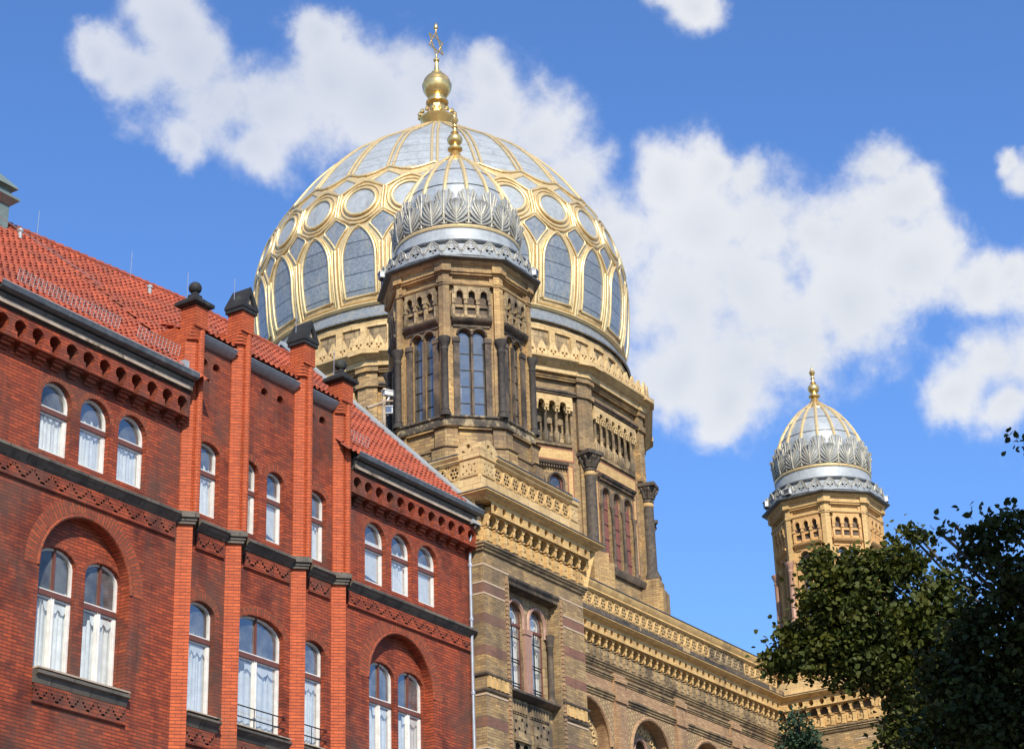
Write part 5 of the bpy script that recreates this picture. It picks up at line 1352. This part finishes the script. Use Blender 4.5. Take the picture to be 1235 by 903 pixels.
A = [(29.93,12.84,11.48,0.62),(29.74,12.85,12.01,0.36),(29.80,13.10,12.25,0.16),(29.99,12.20,12.02,0.45),(30.17,11.69,12.05,0.36),(30.21,11.39,12.42,0.16),(30.2,11.55,12.52,.12),(29.93,13.36,10.74,0.50),(29.77,13.74,10.70,0.40),(29.7,13.7,11.2,.16),
     (30.27,12.29,11.11,0.85),(30.59,11.39,11.12,0.66),(30.68,11.83,10.35,0.75),(30.29,12.66,10.55,0.55),(30.78,12.10,9.59,0.5),(30.6,12.3,9.3,.3),(30.53,11.2,11.6,0.28),(31.2,10.9,9.4,1.0),(31.3,11.5,8.6,.9),(31.6,10.2,10.2,.8),(31.4,9.8,8.8,1.1),(31.4,9.4,10.6,.6)]
tree('linden_tree', 'sunlit leafy tree in front of the yellow brick tower', (32.2, 8.9, 0), 7.6, A, .088, 2.7, 'leaf', 3)
Bt = [(22.50,7.71,9.40,0.26),(22.57,7.36,9.55,0.28),(22.36,7.95,9.66,0.11),(22.32,8.14,9.62,0.08),(22.4,8.0,9.3,.10),(22.74,7.42,8.85,0.50),(22.69,8.0,8.38,0.42),(22.95,7.50,8.05,0.62),(22.83,8.24,7.55,0.50),(23.06,7.75,7.31,0.62),(22.70,8.75,7.30,0.26),(22.61,8.40,8.0,0.28),(22.34,6.95,10.50,0.04),
      (23.0,6.6,9.0,.5),(23.0,6.2,8.2,.9),(23.1,6.9,6.9,.9),(22.6,5.2,8.9,.8),(23.2,7.8,6.4,.8),(22.3,5.2,7.8,1.0)]
tree('shaded_tree', 'dark shaded tree with bare twig tips beside the sunlit tree', (23.6, 5.6, 0), 5.6, Bt, .075, 2.8, 'leaf_shade', 5)
# unseen tree, added beside the camera to throw shade on the right-hand tree
Ct = [(15.0 + dx, .4 + dy, 16.6 + dz, r) for dx, dy, dz, r in ((0,0,0,1.9),(1.5,.6,.6,1.6),(-1.2,-.7,.8,1.6),(.6,-1.6,-.5,1.6),(1.6,1.0,-1.2,1.5),(-.4,.9,1.7,1.4),(.5,-.3,-1.8,1.6),(2.2,-.6,-.4,1.4),(1.0,1.6,1.0,1.0),(-1.4,.4,-1.0,1.3))]
tree('added_shade_tree', 'unseen tall tree added beside the camera to shade the right-hand tree', (15.6, -6.6, 0), 11.0, Ct, .20, .12, 'leaf_shade', 9, trunk_r=.28)
tree('young_tree', 'slim bluish-green treetop in front of the pavilion cornice beside the sunlit tree', (37.3, 17.05, 0), 8.2, [(37.14,17.11,11.28,0.30),(37.10,17.02,11.60,0.17),(37.22,17.08,11.04,0.40),(37.34,16.99,10.71,0.5),(37.3,17.0,10.2,.6),(37.3,17.0,9.5,.7)], .085, 2.2, 'leaf_blue', 11, trunk_r=.1)

# ================================================================== ground
def flat(name, x0, x1, y0, y1, z, m, thick=None):
    b = MB()
    if thick: b.box(F0, x0, x1, z - thick, z, -y1, -y0)
    else: b.add([(x0, y0, z), (x1, y0, z), (x1, y1, z), (x0, y1, z)], [(0, 1, 2, 3)])
    o = build(name, b, m, None, weld=False, smooth=False); o['kind'] = 'structure'; return o
flat('ground', -3000, 3000, -3000, 3000, -.14, M['paving'])
flat('street', -200, 300, 9.0, 20.0, -.135, M['asphalt'])
flat('far_pavement', -200, 300, 20.0, 28.0, 0.0, M['paving'], .13)
flat('near_pavement', -200, 300, -6.0, 9.0, 0.0, M['paving'], .13)

b = MB()
for x in range(-60, 140, 6): b.add([(x, 14.42, -.131), (x + 3, 14.42, -.131), (x + 3, 14.56, -.131), (x, 14.56, -.131)], [(0, 1, 2, 3)])
o = build('road_marking', b, M['white_line'], None, weld=False, smooth=False); o['kind'] = 'structure'

# ================================================================== light, sky, camera
SUN_AZ, SUN_EL = 44.0, 38.0            # the light travels toward +X +Y and down
sun = bpy.data.lights.new('sun', 'SUN'); sun.energy = 4.6; sun.angle = rad(.5); sun.color = (1.0, .93, .82)
so = bpy.data.objects.new('sun', sun); COL.objects.link(so)
d = Vector((math.cos(rad(SUN_AZ)) * math.cos(rad(SUN_EL)), math.sin(rad(SUN_AZ)) * math.cos(rad(SUN_EL)), -math.sin(rad(SUN_EL))))
so.rotation_euler = d.to_track_quat('-Z', 'Y').to_euler(); so.location = (-20, -20, 60)

Rw = [[0.547789, 0.321401, 0.772418], [-0.836046, 0.244398, 0.49122], [-0.030899, -0.914861, 0.402585]]     # rows: world axes; columns: right, down, forward
FPX = 2442.94
cam = bpy.data.cameras.new('camera'); co = bpy.data.objects.new('camera', cam); COL.objects.link(co)
co.matrix_world = Matrix([[Rw[i][0], -Rw[i][1], -Rw[i][2], (0, 0, 1.7)[i]] for i in range(3)] + [[0, 0, 0, 1]])
cam.sensor_width = 36; cam.lens = 36 * FPX / 1235; cam.clip_start = .1; cam.clip_end = 8000
SC.camera = co
def pix(px, py):
    v = Vector((px - 617.5, py - 451.5, FPX)); v.normalize()
    return Vector([sum(Rw[i][j] * v[j] for j in range(3)) for i in range(3)])

W = bpy.data.worlds.new('World'); SC.world = W; W.use_nodes = True
nt = W.node_tree; nt.nodes.clear()
out = nt.nodes.new('ShaderNodeOutputWorld'); bg = nt.nodes.new('ShaderNodeBackground')
sky = nt.nodes.new('ShaderNodeTexSky'); sky.sky_type = 'NISHITA'; sky.sun_disc = False
sky.sun_elevation = rad(SUN_EL); sky.sun_rotation = math.atan2(-d.x, -d.y); sky.air_density = 1.0; sky.dust_density = .6; sky.ozone_density = 1.5
# clouds: soft cumulus masses at fixed bearings in the sky, broken up by noise
tc = nt.nodes.new('ShaderNodeTexCoord'); vec = tc.outputs['Generated']
def vn(op, a, b=None):
    n = nt.nodes.new('ShaderNodeVectorMath'); n.operation = op
    for i, x in enumerate((a, b)):
        if x is None: continue
        if isinstance(x, (tuple, Vector)): n.inputs[i].default_value = tuple(x)
        else: L(nt, x, n.inputs[i])
    return n.outputs['Value'] if op in ('DOT_PRODUCT', 'LENGTH', 'DISTANCE') else n.outputs[0]
def mth(op, a, b=None, c=None, clamp=False):
    n = nt.nodes.new('ShaderNodeMath'); n.operation = op; n.use_clamp = clamp
    for i, x in enumerate((a, b, c)):
        if x is None: continue
        if isinstance(x, (int, float)): n.inputs[i].default_value = x
        else: L(nt, x, n.inputs[i])
    return n.outputs[0]
def tex(scale, detail, rough, off=(0, 0, 0), dist=0):
    mp = nt.nodes.new('ShaderNodeMapping'); mp.inputs['Location'].default_value = off; L(nt, vec, mp.inputs['Vector'])
    n = nt.nodes.new('ShaderNodeTexNoise'); n.inputs['Scale'].default_value = scale; n.inputs['Detail'].default_value = detail; n.inputs['Roughness'].default_value = rough; n.inputs['Distortion'].default_value = dist
    L(nt, mp.outputs[0], n.inputs['Vector']); return n
warp = tex(9, 6, .6, (4, 1, 2)); wv = vn('SCALE', vn('SUBTRACT', warp.outputs['Color'], (.5, .5, .5))); wv.node.inputs['Scale'].default_value = .055
vec2 = vn('NORMALIZE', vn('ADD', vec, wv))
PXR = 1 / FPX
BL = [(110,75,32),(160,90,48),(215,15,52),(235,60,62),(270,110,72),(330,120,64),(385,35,40),(400,90,64),(450,115,74),(520,95,66),(590,75,38),(600,130,70),(560,170,80),(650,170,62),(690,225,58),(728,265,46),(748,300,50),(300,165,38),(225,160,30),
      (800,228,42),(860,208,40),(905,212,40),(850,280,80),(930,270,72),(1000,275,52),(1058,200,38),(1090,240,42),(1050,285,72),(900,350,100),(820,380,84),(800,450,62),(880,440,80),(960,400,80),(1040,360,80),(1110,320,60),(1180,340,46),(1222,330,34),(870,485,44),
      (835,12,32),(815,-10,30),(1232,218,30),(1212,198,20),(1205,430,54),(1245,440,66),(1170,470,44),(1228,495,40),(1400,420,160),(1260,340,50),(1330,200,50)]
SKYT = (.82, 1.20, 1.76)
acc = None
for x, y, r in BL:
    dd = vn('DISTANCE', vec2, pix(x, y)); f = mth('MULTIPLY_ADD', dd, -1.0 / (r * PXR * 1.65), 1.0)
    acc = f if acc is None else mth('SMOOTH_MAX', acc, f, .25)
# other cloud masses round the rest of the sky, for the light and the reflections
far = mth('MULTIPLY_ADD', tex(2.2, 5, .6, (1, 7, 3)).outputs['Fac'], 3.0, -1.25)
fw_ = vn('DOT_PRODUCT', vec, pix(617, 451)); far = mth('ADD', far, mth('MULTIPLY', mth('GREATER_THAN', fw_, .93), -9))
dens = mth('MAXIMUM', acc, far)
n1 = tex(15, 14, .60, (2, 3, 5), .15); n2 = tex(6, 4, .5, (9, 1, 4))
n4 = tex(48, 8, .6, (6, 2, 8), .2)
nn = mth('ADD', mth('MULTIPLY_ADD', n4.outputs['Fac'], .8, -.40), mth('ADD', mth('MULTIPLY_ADD', n1.outputs['Fac'], 2.0, -1.0), mth('MULTIPLY_ADD', n2.outputs['Fac'], 1.0, -.5)))
dens = mth('MULTIPLY_ADD', dens, 1.45, nn)
al = nt.nodes.new('ShaderNodeMapRange'); al.interpolation_type = 'SMOOTHERSTEP'; al.inputs['From Min'].default_value = .26; al.inputs['From Max'].default_value = 1.15; al.inputs['To Max'].default_value = 1.0; L(nt, dens, al.inputs['Value'])
# sunlit edges, greyer thick middles
n3 = tex(5.5, 7, .55, (3, 8, 1))
sh = nt.nodes.new('ShaderNodeMapRange'); sh.interpolation_type = 'SMOOTHSTEP'; sh.inputs['From Min'].default_value = .35; sh.inputs['From Max'].default_value = 1.5
L(nt, mth('ADD', mth('MULTIPLY_ADD', nn, .15, acc), mth('MULTIPLY_ADD', n3.outputs['Fac'], .8, -.30)), sh.inputs['Value'])
cl = mix(nt, sh.outputs[0], (7.4, 7.45, 7.6), (5.7, 6.05, 6.6))
skyc = mix(nt, 1.0, sky.outputs[0], SKYT, 'MULTIPLY')
thin = nt.nodes.new('ShaderNodeMapRange'); thin.inputs['From Min'].default_value = -.2; thin.inputs['From Max'].default_value = .12; thin.inputs['To Min'].default_value = .76; thin.inputs['To Max'].default_value = .95
L(nt, vn('DOT_PRODUCT', vec, Vector((.547789, -.836046, -.030899))), thin.inputs['Value'])          # the northern bank is the thinner one
L(nt, mix(nt, mth('MULTIPLY', al.outputs[0], thin.outputs[0]), skyc, cl), bg.inputs['Color']); bg.inputs['Strength'].default_value = .10
L(nt, bg.outputs[0], out.inputs['Surface'])

SC.view_settings.view_transform = 'Standard'; SC.view_settings.look = 'None'; SC.view_settings.exposure = 0.28; SC.view_settings.gamma = 1
SC.view_settings.use_curve_mapping = False
SC.cycles.max_bounces = 6; SC.cycles.transparent_max_bounces = 8; SC.cycles.caustics_reflective = False; SC.cycles.caustics_refractive = False
